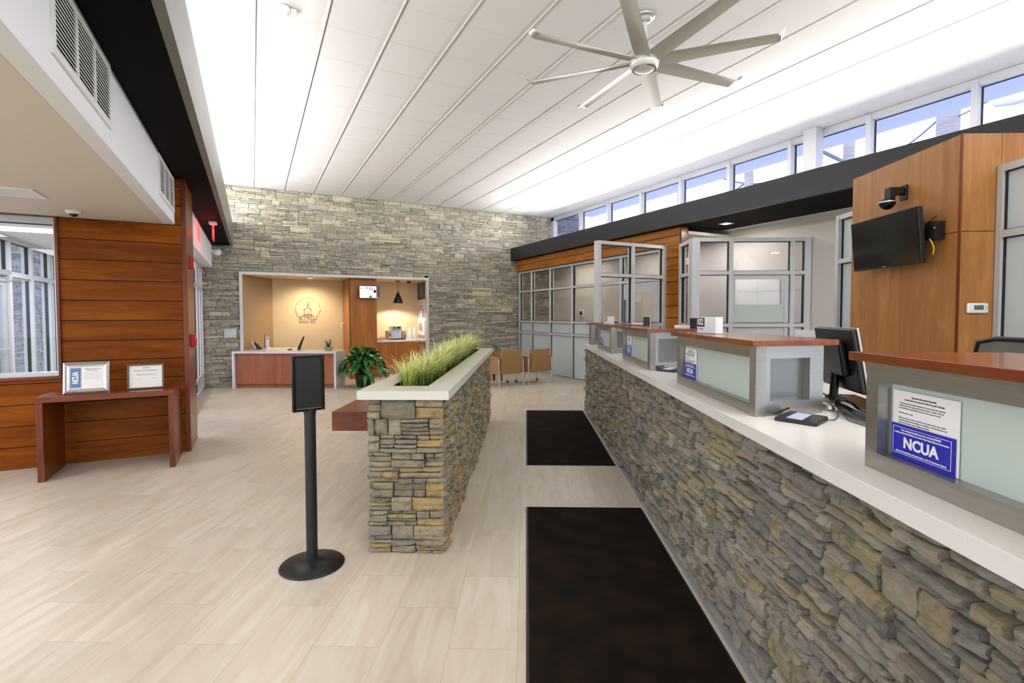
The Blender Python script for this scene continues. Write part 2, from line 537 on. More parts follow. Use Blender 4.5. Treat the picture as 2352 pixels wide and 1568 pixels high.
class MB:
    def __init__(self):
        self.v = []
        self.f = []

    def add(self, vs, fs):
        n = len(self.v)
        self.v += [tuple(p) for p in vs]
        self.f += [tuple(i + n for i in q) for q in fs]
        return self

    def box(self, x0, x1, y0, y1, z0, z1):
        if x0 > x1: x0, x1 = x1, x0
        if y0 > y1: y0, y1 = y1, y0
        if z0 > z1: z0, z1 = z1, z0
        return self.add([(x0, y0, z0), (x1, y0, z0), (x1, y1, z0), (x0, y1, z0), (x0, y0, z1), (x1, y0, z1), (x1, y1, z1), (x0, y1, z1)],
                        [(0, 3, 2, 1), (4, 5, 6, 7), (0, 1, 5, 4), (1, 2, 6, 5), (2, 3, 7, 6), (3, 0, 4, 7)])

    def prism(self, poly, z0, z1):
        a = sum(poly[i][0] * poly[(i + 1) % len(poly)][1] - poly[(i + 1) % len(poly)][0] * poly[i][1] for i in range(len(poly)))
        if a < 0: poly = poly[::-1]
        n = len(poly)
        vs = [(p[0], p[1], z0) for p in poly] + [(p[0], p[1], z1) for p in poly]
        fs = [tuple(range(n - 1, -1, -1)), tuple(range(n, 2 * n))] + [(i, (i + 1) % n, n + (i + 1) % n, n + i) for i in range(n)]
        return self.add(vs, fs)

    def extr(self, poly, origin, ax, ay, depth):
        """2-D outline poly in axes ax, ay at origin, given depth along ax x ay"""
        ax, ay = Vector(ax).normalized(), Vector(ay).normalized()
        nz = ax.cross(ay)
        a = sum(poly[i][0] * poly[(i + 1) % len(poly)][1] - poly[(i + 1) % len(poly)][0] * poly[i][1] for i in range(len(poly)))
        if a < 0: poly = poly[::-1]
        o = Vector(origin)
        n = len(poly)
        vs = [o + ax * p[0] + ay * p[1] for p in poly] + [o + ax * p[0] + ay * p[1] + nz * depth for p in poly]
        fs = [tuple(range(n - 1, -1, -1)), tuple(range(n, 2 * n))] + [(i, (i + 1) % n, n + (i + 1) % n, n + i) for i in range(n)]
        if depth < 0: fs = [q[::-1] for q in fs]
        return self.add(vs, fs)

    def lathe(self, prof, c=(0, 0, 0), n=24, axis=(0, 0, 1), sx=1.0, sy=1.0):
        """profile of (radius, height) turned about axis"""
        ax = Vector(axis).normalized()
        e1 = ax.orthogonal().normalized() if abs(ax.z) < 0.999 else Vector((1, 0, 0))
        e2 = ax.cross(e1)
        c = Vector(c)
        vs, fs = [], []
        for r_, h in prof:
            for k in range(n):
                a = 2 * PI * k / n
                vs.append(c + ax * h + e1 * (r_ * math.cos(a) * sx) + e2 * (r_ * math.sin(a) * sy))
        for i in range(len(prof) - 1):
            for k in range(n):
                k2 = (k + 1) % n
                fs.append((i * n + k, i * n + k2, (i + 1) * n + k2, (i + 1) * n + k))
        if prof[0][0] > 1e-5: fs.append(tuple(range(n - 1, -1, -1)))
        if prof[-1][0] > 1e-5: fs.append(tuple((len(prof) - 1) * n + k for k in range(n)))
        return self.add(vs, fs)

    def tube(self, pts, r_, n=8, cap=True):
        pts = [Vector(p) for p in pts]
        rs = r_ if isinstance(r_, (list, tuple)) else [r_] * len(pts)
        vs, fs = [], []
        d0 = (pts[1] - pts[0]).normalized()
        e1 = d0.orthogonal().normalized()
        for i, p in enumerate(pts):
            d = (pts[min(i + 1, len(pts) - 1)] - pts[max(i - 1, 0)]).normalized()
            e1 = (e1 - d * e1.dot(d)).normalized()
            e2 = d.cross(e1)
            for k in range(n):
                a = 2 * PI * k / n
                vs.append(p + (e1 * math.cos(a) + e2 * math.sin(a)) * rs[i])
        for i in range(len(pts) - 1):
            for k in range(n):
                k2 = (k + 1) % n
                fs.append((i * n + k, i * n + k2, (i + 1) * n + k2, (i + 1) * n + k))
        if cap:
            fs.append(tuple(range(n - 1, -1, -1)))
            fs.append(tuple((len(pts) - 1) * n + k for k in range(n)))
        return self.add(vs, fs)

    def xf(self, fn):
        self.v = [tuple(fn(Vector(p))) for p in self.v]
        return self


def ident(p): return p


def mesh_obj(name, mb, m, parent=None, origin=(0, 0, 0), rz=0.0, bevel=0, smooth=None, seg=2):
    """mb holds coordinates of the frame; origin is subtracted when it has a parent"""
    me = bpy.data.meshes.new(name)
    o_ = Vector(origin)
    me.from_pydata([tuple(Vector(p) - o_) for p in mb.v], [], mb.f)
    me.update()
    ms = m if isinstance(m, (list, tuple)) else [m]
    for q in ms:
        me.materials.append(M[q] if isinstance(q, str) else q)
    if smooth is not None:
        me.polygons.foreach_set('use_smooth', [True] * len(me.polygons))
        if smooth > 0: me.set_sharp_from_angle(angle=R(smooth))
    ob = bpy.data.objects.new(name, me)
    COL.objects.link(ob)
    if bevel:
        b = ob.modifiers.new('bevel', 'BEVEL')
        b.width = bevel
        b.segments = seg
        b.limit_method = 'ANGLE'
        b.angle_limit = R(40)
    if parent:
        ob.parent = parent
    return ob


class Thing:
    """Empty at the base of a thing, its parts are children. frame 'W' = room axes, 'C' = counter axes (t,s,z)"""

    def __init__(self, name, label, cat, origin, frame='W', group=None, kind=None):
        self.o = Vector(origin)
        self.e = bpy.data.objects.new(name, None)
        COL.objects.link(self.e)
        self.e.empty_display_size = 0.1
        if frame == 'C':
            self.e.location = CW(*origin)
            self.e.rotation_euler = (0, 0, -TH)
        else:
            self.e.location = self.o
        if kind:
            self.e['kind'] = kind
        if label:
            self.e['label'] = label
        if cat:
            self.e['category'] = cat
        if group:
            self.e['group'] = group

    def part(self, name, mb, m, parent=None, **k):
        ob = mesh_obj(name, mb, m, parent or self.e, self.o, **k)
        return ob


def single(name, mb, m, label=None, cat=None, group=None, kind=None, origin=(0, 0, 0), frame='W', **k):
    ob = mesh_obj(name, mb, m, None, origin, **k)
    if frame == 'C':
        ob.location = CW(*origin)
        ob.rotation_euler = (0, 0, -TH)
    else:
        ob.location = Vector(origin)
    if label: ob['label'] = label
    if cat: ob['category'] = cat
    if group: ob['group'] = group
    if kind: ob['kind'] = kind
    return ob


def struct(name, mb, m, frame='W', **k):
    return single(name, mb, m, kind='structure', frame=frame, **k)


def copy_tree(o, parent=None):
    c = o.copy()
    COL.objects.link(c)
    if parent:
        c.parent = parent
    for ch in list(o.children):
        copy_tree(ch, c)
    return c


def text_mesh(s, size, bold=0.0, align='CENTER', spacing=1.0, shear=0.0, extr=0.0004):
    cu = bpy.data.curves.new('lettering', 'FONT')
    cu.body = s
    cu.size = size
    cu.align_x = align
    cu.align_y = 'CENTER'
    cu.offset = bold * size
    cu.extrude = extr
    cu.resolution_u = 3
    cu.space_character = spacing
    ob = bpy.data.objects.new('lettering', cu)
    COL.objects.link(ob)
    bpy.context.view_layer.update()
    dg = bpy.context.evaluated_depsgraph_get()
    me = bpy.data.meshes.new_from_object(ob.evaluated_get(dg))
    vs = [v.co.copy() for v in me.vertices]
    fs = [tuple(p.vertices) for p in me.polygons]
    bpy.data.objects.remove(ob)
    bpy.data.curves.remove(cu)
    bpy.data.meshes.remove(me)
    return vs, fs


def put_text(mb, s, size, pos, xd, yd, **k):
    xd, yd = Vector(xd).normalized(), Vector(yd).normalized()
    n = xd.cross(yd)
    wmax = k.pop('width', None)
    vs, fs = text_mesh(s, size, **k)
    if wmax and vs:
        xs = [v.x for v in vs]
        f = wmax / (max(xs) - min(xs))
        vs = [Vector((v.x * f, v.y, v.z)) for v in vs]
    p = Vector(pos)
    mb.add([p + xd * v.x + yd * v.y + n * v.z for v in vs], fs)
    return mb


# ------------------------------------------------------------------ ledgestone veneer
def ledgestone(mb, u0, u1, z0, z1, place, holes=(), seed=1, band=(0.085, 0.125), seglen=(0.22, 0.50), depth=(0.012, 0.042), nu=6, nz=3,
               gap=0.003, rough=0.006, ends=(False, False), bias=0.0):
    """rows of split stones; place(u, z, d) -> point. holes: (ua, ub, za, zb) left free"""
    rnd = random.Random(seed)
    stones = []
    z = z0
    while z < z1 - 0.02:
        h = rnd.uniform(*band)
        zt = min(z + h, z1)
        if z1 - zt < 0.04: zt = z1
        u = u0 - rnd.uniform(0, 0.15)
        while u < u1:
            L = rnd.uniform(*seglen)
            ue = u + L
            if u1 - ue < 0.08: ue = u1
            k = rnd.choice((1, 2, 2, 3, 3, 3, 4)) if zt - z > 0.075 else rnd.choice((1, 2, 2))
            cuts = [z]
            for i in range(1, k): cuts.append(z + (zt - z) * (i + rnd.uniform(-0.22, 0.22)) / k)
            cuts.append(zt)
            for i in range(k):
                m = rnd.choice((1, 1, 2, 2, 3)) if ue - u > 0.25 else rnd.choice((1, 1, 2))
                us = [u] + sorted(u + (ue - u) * (j + rnd.uniform(-0.25, 0.25)) / m for j in range(1, m)) + [ue]
                for j in range(m):
                    stones.append((us[j], us[j + 1], cuts[i], cuts[i + 1]))
            u = ue
        z = zt
    out = []
    for a, b, c, d in stones:
        a, b = max(a, u0), min(b, u1)
        if b - a < 0.02: continue
        hit = False
        for (ha, hb, hc, hd) in holes:
            if b > ha and a < hb and d > hc and c < hd:
                # clip horizontally or vertically against the hole
                if a < ha and b > ha and (ha - a) > 0.02: b = ha
                elif b > hb and a < hb and (b - hb) > 0.02: a = hb
                elif d > hd and c < hd and d - hd > 0.008: c = hd
                elif c < hc and d > hc and hc - c > 0.008: d = hc
                else: hit = True
        if hit: continue
        out.append((a, b, c, d))
    for a, b, c, d in out:
        dep = rnd.uniform(*depth) if rnd.random() > 0.12 else depth[1] * 1.25
        sd = rnd.uniform(0, 100)
        tu, tz = rnd.uniform(-0.02, 0.02) * (b - a) * 3, rnd.uniform(-0.10, 0.10)
        ga, gb = a + gap * rnd.uniform(.4, 1.5), b - gap * rnd.uniform(.4, 1.5)
        gc, gd = c + gap * rnd.uniform(.3, 1.1), d - gap * rnd.uniform(.3, 1.1)
        n1 = max(2, min(nu * 2, int(nu * (b - a) / 0.2 + 0.5) + 1))
        vs, fs = [], []
        for jz in range(nz + 1):
            fz = jz / nz
            for iu in range(n1 + 1):
                fu = iu / n1
                uu = ga + (gb - ga) * fu
                zz = gc + (gd - gc) * fz
                p = Vector((uu * 11 + sd, zz * 22, sd))
                q = noise.noise(p)
                q2 = noise.noise(p * 3.1)
                lay = noise.noise(Vector((uu * 5 + sd, zz * 60, sd * 2)))
                dd = dep + rough * (q * 1.2 + q2 * 0.8 + round(lay * 3) * .55) + tu * (fu - .5) + tz * (zz - (gc + gd) / 2)
                e = min(fu, 1 - fu) * n1
                ez = min(fz, 1 - fz) * nz
                if e < 0.5: dd -= min(0.010, dep * .5)
                if ez < 0.5: dd -= min(0.009, dep * .45)
                wob = 0.0022
                uu += wob * noise.noise(p * 1.7 + Vector((5, 3, 1)))
                zz += wob * 1.2 * noise.noise(p * 1.3 + Vector((1, 9, 4)))
                vs.append(place(uu, zz, max(dd, 0.002)))
        nf = len(vs)
        W_ = n1 + 1
        for jz in range(nz):
            for iu in range(n1):
                k0 = jz * W_ + iu
                fs.append((k0, k0 + 1, k0 + W_ + 1, k0 + W_))
        ring = [i for i in range(W_)] + [j * W_ + n1 for j in range(1, nz + 1)] + [nz * W_ + i for i in range(n1 - 1, -1, -1)] + [j * W_ for j in range(nz - 1, 0, -1)]
        for idx in ring:
            jz, iu = divmod(idx, W_)
            vs.append(place(ga + (gb - ga) * iu / n1, gc + (gd - gc) * jz / nz, -0.004))
        m_ = len(ring)
        for k0 in range(m_):
            k1 = (k0 + 1) % m_
            fs.append((ring[k1], ring[k0], nf + k0, nf + k1))
        mb.add(vs, fs)
    return mb


# ------------------------------------------------------------------ THE SETTING
CEIL = 4.36
WY = 12.5
# floor (turned with the tiles)
fl = MB()
fl.prism([tuple((Matrix.Rotation(TH, 2) @ Vector(p))) for p in [(-5.0, -6), (7.9, -6), (7.9, 14.2), (-5.0, 14.2)]], -0.12, 0.0)
floor = struct('floor', fl, 'tile')
floor.rotation_euler = (0, 0, -TH)

# main acoustic ceiling: slab plus the grid of bars
c_ = MB().box(-0.9, 7.9, -6, WY, CEIL + 0.005, CEIL + 0.12)
ceiling = struct('ceiling', c_, 'ceil_tile')
g_ = MB()
gd = MB()
xg = 0.068 - 0.604
while xg < 7.8:
    g_.box(xg - 0.007, xg + 0.007, -6, WY, CEIL - 0.004, CEIL + 0.006)
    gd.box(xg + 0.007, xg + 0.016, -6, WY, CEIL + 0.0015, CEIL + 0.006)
    xg += 0.604
yg = 5.259 - 0.634 * 17
while yg < WY:
    g_.box(-0.9, 7.79, yg - 0.004, yg + 0.004, CEIL + 0.0035, CEIL + 0.006)
    yg += 0.634
M['tbar'] = mat('ceiling_grid_bar', 'cbcac6', 0.6)
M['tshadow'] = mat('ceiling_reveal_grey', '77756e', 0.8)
gobj = mesh_obj('grid', g_, 'tbar', ceiling)
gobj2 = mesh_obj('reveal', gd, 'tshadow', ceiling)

# stone back wall with its recess
NX0, NX1, NZ1, NY1 = -0.25, 4.03, 2.51, 13.64
bw = MB()
bw.box(-1.0, NX0, WY, WY + 0.12, 0, CEIL + .1)
bw.box(NX1, 7.9, WY, WY + 0.12, 0, CEIL + .1)
bw.box(NX0, NX1, WY, WY + 0.12, NZ1, CEIL + .1)
wall_back = struct('wall_back', bw, 'mortar')
sb = MB()
ledgestone(sb, -1.0, 7.78, 0.0, CEIL, lambda u, z, d: (u, WY - d, z), holes=[(NX0, NX1, -1, NZ1)], seed=3, band=(0.085, 0.13),
           seglen=(0.25, 0.6), depth=(0.010, 0.034), nu=3, nz=2, gap=0.0035, rough=0.005)
mesh_obj('stone_veneer', sb, 'stone_back', wall_back)

# recess room behind the desk
nl = MB()
nl.prism([(-0.25, 12.52), (0.44, 13.64), (0.44, 13.8), (-0.5, 13.8), (-0.5, 12.62), (-0.25, 12.62)], 0, 2.48)
struct('wall_niche_left', nl, 'beige_dark')
struct('wall_niche_back', MB().box(0.3, 4.3, NY1, NY1 + 0.1, 0, 2.6), 'beige_wall')
nr = MB().prism([(4.0, 12.62), (4.10, 13.64), (4.3, 13.64), (4.3, 12.62)], 0, 2.48)
struct('wall_niche_right', nr, 'white_wall')
struct('ceiling_niche', MB().box(-0.5, 4.3, 12.5, 13.74, 2.455, 2.6), 'beige_wall')
nf = MB()
nf.box(-0.25, -0.19, 12.42, 12.54, 0, 2.51)
nf.box(3.965, 4.03, 12.42, 12.54, 0, 2.51)
nf.box(-0.19, 3.965, 12.42, 12.54, 2.45, 2.51)
struct('trim_1', nf, 'alum_white')

# right: outer wall with the clerestory above the fascia shelf
struct('wall_right', MB().box(7.79, 7.92, -6, WY, 0, 3.42), 'tan_wall')
cl = Thing('window_1', None, None, (7.79, 0, 3.4), kind='structure')
ys = [12.30, 11.035, 9.867, 8.70, 7.533, 6.366, 5.20, 4.033, 2.866, 1.70, 0.533, -0.633, -1.80, -2.967, -4.13, -5.3]
f_ = MB()
f_.box(7.75, 7.89, -6, WY, CEIL - 0.09, CEIL)
f_.box(7.75, 7.89, -6, WY, 3.42, 3.48)
f_.box(7.75, 7.89, WY - 0.14, WY, 3.42, CEIL)
for y in ys[1:]:
    f_.box(7.73, 7.89, y - 0.032, y + 0.032, 3.42, CEIL - 0.02)
cl.part('frame', f_, 'alum_white')
gk = MB()
for y in ys[1:]:
    gk.box(7.84, 7.86, y - 0.045, y + 0.045, 3.48, CEIL - 0.09)
gk.box(7.84, 7.86, -6, WY, CEIL - 0.10, CEIL - 0.085)
cl.part('gasket', gk, 'gasket')
yy = [WY - 0.14] + ys[1:] + [-6]
for a, b in zip(yy[:-1], yy[1:]):
    cl.part('pane', MB().box(7.848, 7.854, b + 0.03, a - 0.03, 3.48, CEIL - 0.09), 'glass')
struct('column_1', MB().box(7.56, 7.74, 4.66, 4.86, 3.38, CEIL), 'alum_white')

# right fascia and black soffit
fr = MB()
fr.box(6.42, 6.48, -6, WY - 0.03, 3.07, 3.405)
struct('trim_2', fr, 'fascia_dark')
so = MB()
so.box(6.48, 7.60, -6, 6.36, 3.07, 3.12)
so.box(6.48, 6.72, 6.36, WY - 0.03, 3.07, 3.12)
struct('ceiling_soffit_right', so, 'black_soffit')
struct('ceiling_shelf_right', MB().box(6.48, 7.79, -6, WY, 3.34, 3.38), 'white_wall')
struct('ceiling_teller_edge', MB().box(7.60, 7.79, -6, 6.36, 3.07, 3.12), 'tan_wall')
struct('ceiling_office', MB().box(6.72, 7.79, 6.36, WY, 2.95, 3.0), 'ceil_low')

# wood siding over the office glazing (boards in one skin)
BZ = [0.0, 0.22, 0.432, 0.643, 0.855, 1.067, 1.278, 1.49, 1.702, 1.913, 2.125, 2.337, 2.548, 2.76, 2.972, 3.07]
ws = Thing('wall_office', None, None, (6.6, 6.4, 0), kind='structure')
bd = MB()
for a, b in zip(BZ[:-1], BZ[1:]):
    if a < 2.7:
        bd.box(6.6, 6.625, 6.40, 6.92, a + 0.006, b - 0.006)
rnd = random.Random(8)
for a, b, cuts in ((2.755, 2.93, (9.25, 11.2)), (2.93, 3.075, (7.68, 10.4))):
    if cuts:
        c3 = [6.40] + list(cuts) + [WY - 0.04]
        for p, q in zip(c3[:-1], c3[1:]):
            bd.box(6.6, 6.625, p + 0.005, q - 0.005, a + 0.006, b - 0.006)
ws.part('boards', bd, 'siding_y')
bk = MB()
bk.box(6.625, 6.72, 6.40, 6.92, 0, 3.07)
bk.box(6.625, 6.72, 6.92, WY - 0.03, 2.75, 3.07)
ws.part('backing', bk, 'mortar')
ws.part('end_trim', MB().box(6.585, 6.74, 6.36, 6.40, 0, 3.07), 'trim_wood')


def glazing(th, horiz, u0, u1, const, z0, z1, mull, rails, depth=0.11, w=0.05, frost=(), cross=None, gasket=True, gl='glass', skip=(), first=None, last=None):
    """storefront frame in the plane (u, z). horiz: function (u, c, z) -> point; const = plane offset. frost: rail gaps glazed with film"""
    def bx(mb, a, b, c0, c1, d0, d1):
        P = [horiz(a, c0, d0), horiz(b, c0, d0), horiz(b, c1, d0), horiz(a, c1, d0), horiz(a, c0, d1), horiz(b, c0, d1), horiz(b, c1, d1), horiz(a, c1, d1)]
        v1, v2, v3 = Vector(P[1]) - Vector(P[0]), Vector(P[3]) - Vector(P[0]), Vector(P[4]) - Vector(P[0])
        F = [(0, 3, 2, 1), (4, 5, 6, 7), (0, 1, 5, 4), (1, 2, 6, 5), (2, 3, 7, 6), (3, 0, 4, 7)]
        if v1.cross(v2).dot(v3) < 0: F = [q[::-1] for q in F]
        mb.add(P, F)
    us = [u0 + (first or w) / 2] + list(mull) + [u1 - (last or w) / 2]
    ws_ = [first or w] + [w] * len(mull) + [last or w]
    zs = [z0 + w / 2] + list(rails) + [z1 - w / 2]
    h = depth / 2
    f = MB()
    for u, ww in zip(us, ws_):
        bx(f, u - ww / 2, u + ww / 2, const - h, const + h, z0, z1)
    for i in range(len(us) - 1):
        for z in zs:
            bx(f, us[i] + ws_[i] / 2, us[i + 1] - ws_[i + 1] / 2, const - h + .003, const + h - .003, z - w / 2, z + w / 2)
    th.part('frame', f, 'alum_white')
    if gasket:
        g = MB()
        for i in range(len(us) - 1):
            a, b = us[i] + ws_[i] / 2, us[i + 1] - ws_[i + 1] / 2
            for j in range(len(zs) - 1):
                c, d = zs[j] + w / 2, zs[j + 1] - w / 2
                e = 0.008
                for q in ((a, a + e, c, d), (b - e, b, c, d), (a + e, b - e, c, c + e), (a + e, b - e, d - e, d)):
                    bx(g, q[0], q[1], const - 0.022, const + 0.022, q[2], q[3])
        th.part('gasket', g, 'gasket')
    for i in range(len(us) - 1):
        for j in range(len(zs) - 1):
            if (i, j) in skip: continue
            p = MB()
            bx(p, us[i] + ws_[i] / 2 + .002, us[i + 1] - ws_[i + 1] / 2 - .002, const - 0.003, const + 0.003, zs[j] + w / 2 + .002, zs[j + 1] - w / 2 - .002)
            if j in frost: th.part('frosted_pane', p, 'frost_cool')
            else: th.part('pane', p, gl)


# office glass wall along the waiting area
gw = Thing('window_2', None, None, (6.685, 7, 0), kind='structure')
glazing(gw, lambda u, c, z: (c, u, z), 6.92, WY - 0.06, 6.71, 0, 2.75, [8.06, 8.84, 9.81, 10.79, 11.74], [1.075, 1.375, 2.2], frost=(0, 1), w=0.05, gl='glass_tint', skip=[(0, 0), (0, 1), (0, 2)])
dr = Thing('door_1', None, None, (6.7, 7.5, 0), kind='structure')
d_ = MB()
d_.box(6.69, 6.735, 7.0, 7.15, 0.01, 2.15)
d_.box(6.69, 6.735, 7.86, 8.00, 0.01, 2.15)
d_.box(6.69, 6.735, 7.15, 7.86, 1.98, 2.15)
d_.box(6.69, 6.735, 7.15, 7.86, 0.01, 0.30)
d_.box(6.69, 6.735, 7.15, 7.86, 1.33, 1.39)
dr.part('leaf_frame', d_, 'alum_white')
dr.part('pane', MB().box(6.708, 6.714, 7.15, 7.86, 1.39, 1.98), 'glass_tint')
dr.part('frosted_pane', MB().box(6.708, 6.714, 7.15, 7.86, 0.30, 1.33), 'frost_cool')
dr.part('pull_handle', MB().tube([(6.66, 7.93, 1.25), (6.66, 7.93, 1.85)], 0.012), 'black')

# partition beside the tellers, parallel to the back wall
p1 = Thing('window_3', None, None, (5.7, 6.6, 0), kind='structure')
glazing(p1, lambda u, c, z: (u, c, z), 4.985, 6.45, 6.64, 0, 2.75, [5.72], [1.375, 2.2], frost=(0,), w=0.055, depth=0.12, last=0.06)
# glass office front behind the tellers (parallel to the counter's short direction)
p2 = Thing('window_4', None, None, CW(3.5, 7.99, 0), kind='structure')
L4 = lambda u, c, z: tuple(CW(u, c, z))
glazing(p2, L4, 2.61, 4.45, 8.04, 0, 2.75, [3.22, 4.17], [1.375, 2.2], frost=(0,), w=0.06, depth=0.11, gl='glass', first=0.12, last=0.09, skip=[(1, 0), (1, 1)])
glazing(p2, lambda u, c, z: tuple(CW(c, u, z)), 8.10, 8.68, 2.665, 0, 2.75, [], [1.375, 2.2], frost=(0,), w=0.06, depth=0.11)
dr2 = Thing('door_2', None, None, CW(3.7, 7.99, 0), kind='structure')
d_ = MB()
for a, b, c, e in ((3.25, 3.30, 0.01, 2.17), (4.07, 4.16, 0.01, 2.17), (3.30, 4.07, 2.10, 2.17), (3.30, 4.07, 0.01, 0.25), (3.30, 4.07, 1.43, 1.455), (3.30, 4.07, 0.9, 0.95)):
    P = MB().box(a, b, 8.02, 8.06, c, e).xf(lambda p: CW(p.x, p.y, p.z))
    d_.add(P.v, P.f)
dr2.part('leaf_frame', d_, 'alum_white')
CWp = lambda p: CW(p.x, p.y, p.z)
dr2.part('pane', MB().box(3.30, 4.07, 8.037, 8.043, 1.70, 2.10).xf(CWp), 'glass')
dr2.part('frosted_band', MB().box(3.30, 4.07, 8.037, 8.043, 1.455, 1.70).xf(CWp), 'frost')
dr2.part('lower_panel', MB().box(3.30, 4.07, 8.037, 8.043, 0.25, 1.43).xf(CWp), 'alum_white')
single('whiteboard', MB().box(7.765, 7.788, 5.35, 6.25, 1.2, 2.2), 'white_plastic', 'plain white board on the office wall behind the glass office front', 'whiteboard', origin=(7.78, 5.8, 1.2))
# glazed line behind the television pier
p3 = Thing('window_5', None, None, CW(3.95, 5, 0), kind='structure')
L5 = lambda u, c, z: tuple(CW(c, u, z))
glazing(p3, L5, 5.72, 6.44, 3.95, 0, 2.77, [], [1.075, 2.2], frost=(0, 1, 2), w=0.055, depth=0.13)
glazing(p3, L5, 1.2, 4.395, 4.03, 0, 2.79, [3.35, 2.3], [1.075, 2.21], frost=(0, 1, 2), w=0.06, depth=0.09, last=0.05)

# veneered pier carrying the television
pier = Thing('wall_pier', None, None, CW(3.7, 5.1, 0), kind='structure')
pm = MB()
for s0, s1, z0, z1 in ((4.402, 5.83, 0, 2.24), (4.402, 5.83, 2.246, 3.065)):
    P = MB().box(3.70, 4.02, s0, s1, z0, z1).xf(CWp)
    pm.add(P.v, P.f)
for t0, t1, z0, z1 in ((4.024, 4.9, 2.80, 3.065),):
    P = MB().box(t0, t1, 4.402, 4.60, z0, z1).xf(CWp)
    pm.add(P.v, P.f)
pier.part('veneer_panel', pm, 'veneer')
pier.part('edge_trim', MB().box(3.692, 3.702, 4.395, 4.42, 0, 3.065).xf(CWp), 'trim_wood')

# left: fascia, black soffit, bulkhead, low entry ceiling
lf = MB()
lf.box(-0.41, -0.353, -6, WY - 0.03, 3.06, 3.585)
struct('trim_3', lf, 'fascia_grey')
struct('ceiling_soffit_left', MB().box(-0.9, -0.41, -6, WY - 0.03, 3.06, 3.11), 'black_soffit')
struct('wall_left_upper', MB().box(-1.0, -0.9, -6, WY, 3.11, CEIL + .1), 'white_wall')
struct('trim_4', MB().box(-0.85, -0.75, -6, 6.7, 2.55, 3.06), 'white_wall')
struct('trim_5', MB().box(-1.0, -0.75, 7.3, WY - 0.04, 2.57, 3.06), 'white_wall')
struct('ceiling_entry', MB().box(-5.0, -0.852, -6, 6.7, 2.55, 2.6), 'ceil_low')

# wood wall with the vestibule window
ww = Thing('wall_entry', None, None, (-2, 6.7, 0), kind='structure')
b2 = MB()
b_ = 0.004
for i, (a, b) in enumerate(zip(BZ[:-1], BZ[1:])):
    def seg(x0, x1):
        if b <= 0.93 or a >= 2.55:
            b2.box(x0, x1, 6.70, 6.722, a + b_, b - b_)
        else:
            if x1 > -1.76: b2.box(max(x0, -1.756), x1, 6.70, 6.722, a + b_, b - b_)
            if x0 < -3.4: b2.box(x0, min(x1, -3.4), 6.70, 6.722, a + b_, b - b_)
            if a < 0.93 < b:
                b2.box(max(x0, -3.4), -1.756, 6.70, 6.722, a + b_, 0.905)
    seg(-5.0, -0.69)
ww.part('boards', b2, 'siding')
bk = MB()
bk.box(-1.76, -0.66, 6.722, 6.80, 0, 3.06)
bk.box(-5.0, -1.76, 6.722, 6.80, 0, 0.92)
bk.box(-5.0, -1.76, 6.722, 6.80, 2.54, 3.06)
bk.box(-5.0, -3.4, 6.722, 6.80, 0.92, 2.54)
bk.box(-0.95, -0.66, 6.80, 7.40, 0, 3.06)
ww.part('backing', bk, 'mortar')
ww.part('end_trim', MB().box(-0.69, -0.645, 6.69, 7.42, 0, 3.06), 'trim_wood')
sc_ = MB()
for z in BZ[1:-2]:
    for dz in (-0.03, 0.03):
        for x in (-1.70, -0.72, -1.12):
            if z + dz < 1.8 and not (x == -1.12 and z > 1.1): sc_.lathe([(0.007, 0), (0.007, 0.003), (0.0, 0.004)], (x, 6.70, z + dz), 8, (0, -1, 0))
ww.part('screw_plugs', sc_, 'trim_wood')
win = Thing('window_6', None, None, (-2.5, 6.7, 0.92), kind='structure')
t_ = MB()
t_.box(-1.775, -1.750, 6.675, 6.80, 0.895, 2.56)
t_.box(-3.42, -1.775, 6.675, 6.80, 2.535, 2.555)
t_.box(-3.42, -1.775, 6.675, 6.80, 0.895, 0.925)
win.part('casing', t_, 'trim_wood', bevel=0.003)
t_ = MB()
t_.box(-1.79, -1.775, 6.70, 6.80, 0.925, 2.535)
t_.box(-3.40, -1.79, 6.70, 6.80, 2.47, 2.535)
t_.box(-3.40, -1.79, 6.70, 6.80, 0.925, 0.965)
win.part('frame', t_, 'alum')
win.part('gasket', MB().box(-3.40, -1.79, 6.745, 6.765, 2.462, 2.47), 'gasket')
win.part('pane', MB().box(-3.40, -1.79, 6.752, 6.758, 0.965, 2.47), 'glass')

# corridor storefront (doors to the vestibule)
sf = Thing('window_7', None, None, (-0.95, 10, 0), kind='structure')
glazing(sf, lambda u, c, z: (c, u, z), 7.42, WY - 0.05, -0.99, 0, 2.57, [8.6, 9.75, 10.72, 11.35, 11.9], [0.30, 2.12], w=0.06, depth=0.11, skip=[(1, 0), (1, 1), (2, 0), (2, 1)], frost=(), gasket=True)
for k, (a, b) in enumerate(((8.64, 9.72), (9.78, 10.68))):
    dd = Thing('door_%d' % (3 + k), None, None, (-0.95, (a + b) / 2, 0), kind='structure')
    d_ = MB()
    d_.box(-1.0, -0.955, a, a + 0.09, 0.01, 2.09)
    d_.box(-1.0, -0.955, b - 0.09, b, 0.01, 2.09)
    d_.box(-1.0, -0.955, a + 0.09, b - 0.09, 1.99, 2.09)
    d_.box(-1.0, -0.955, a + 0.09, b - 0.09, 0.01, 0.25)
    dd.part('leaf_frame', d_, 'alum_white')
    dd.part('pane', MB().box(-0.982, -0.976, a + 0.09, b - 0.09, 0.25, 1.99), 'glass')
    cl_ = MB().box(-0.955, -0.895, a + 0.12, a + 0.42, 2.03, 2.09).box(-0.935, -0.70, a + 0.40, a + 0.42, 2.10, 2.115).box(-0.955, -0.62, a + 0.30, a + 0.32, 2.02, 2.03)
    dd.part('door_closer', cl_, 'silver')

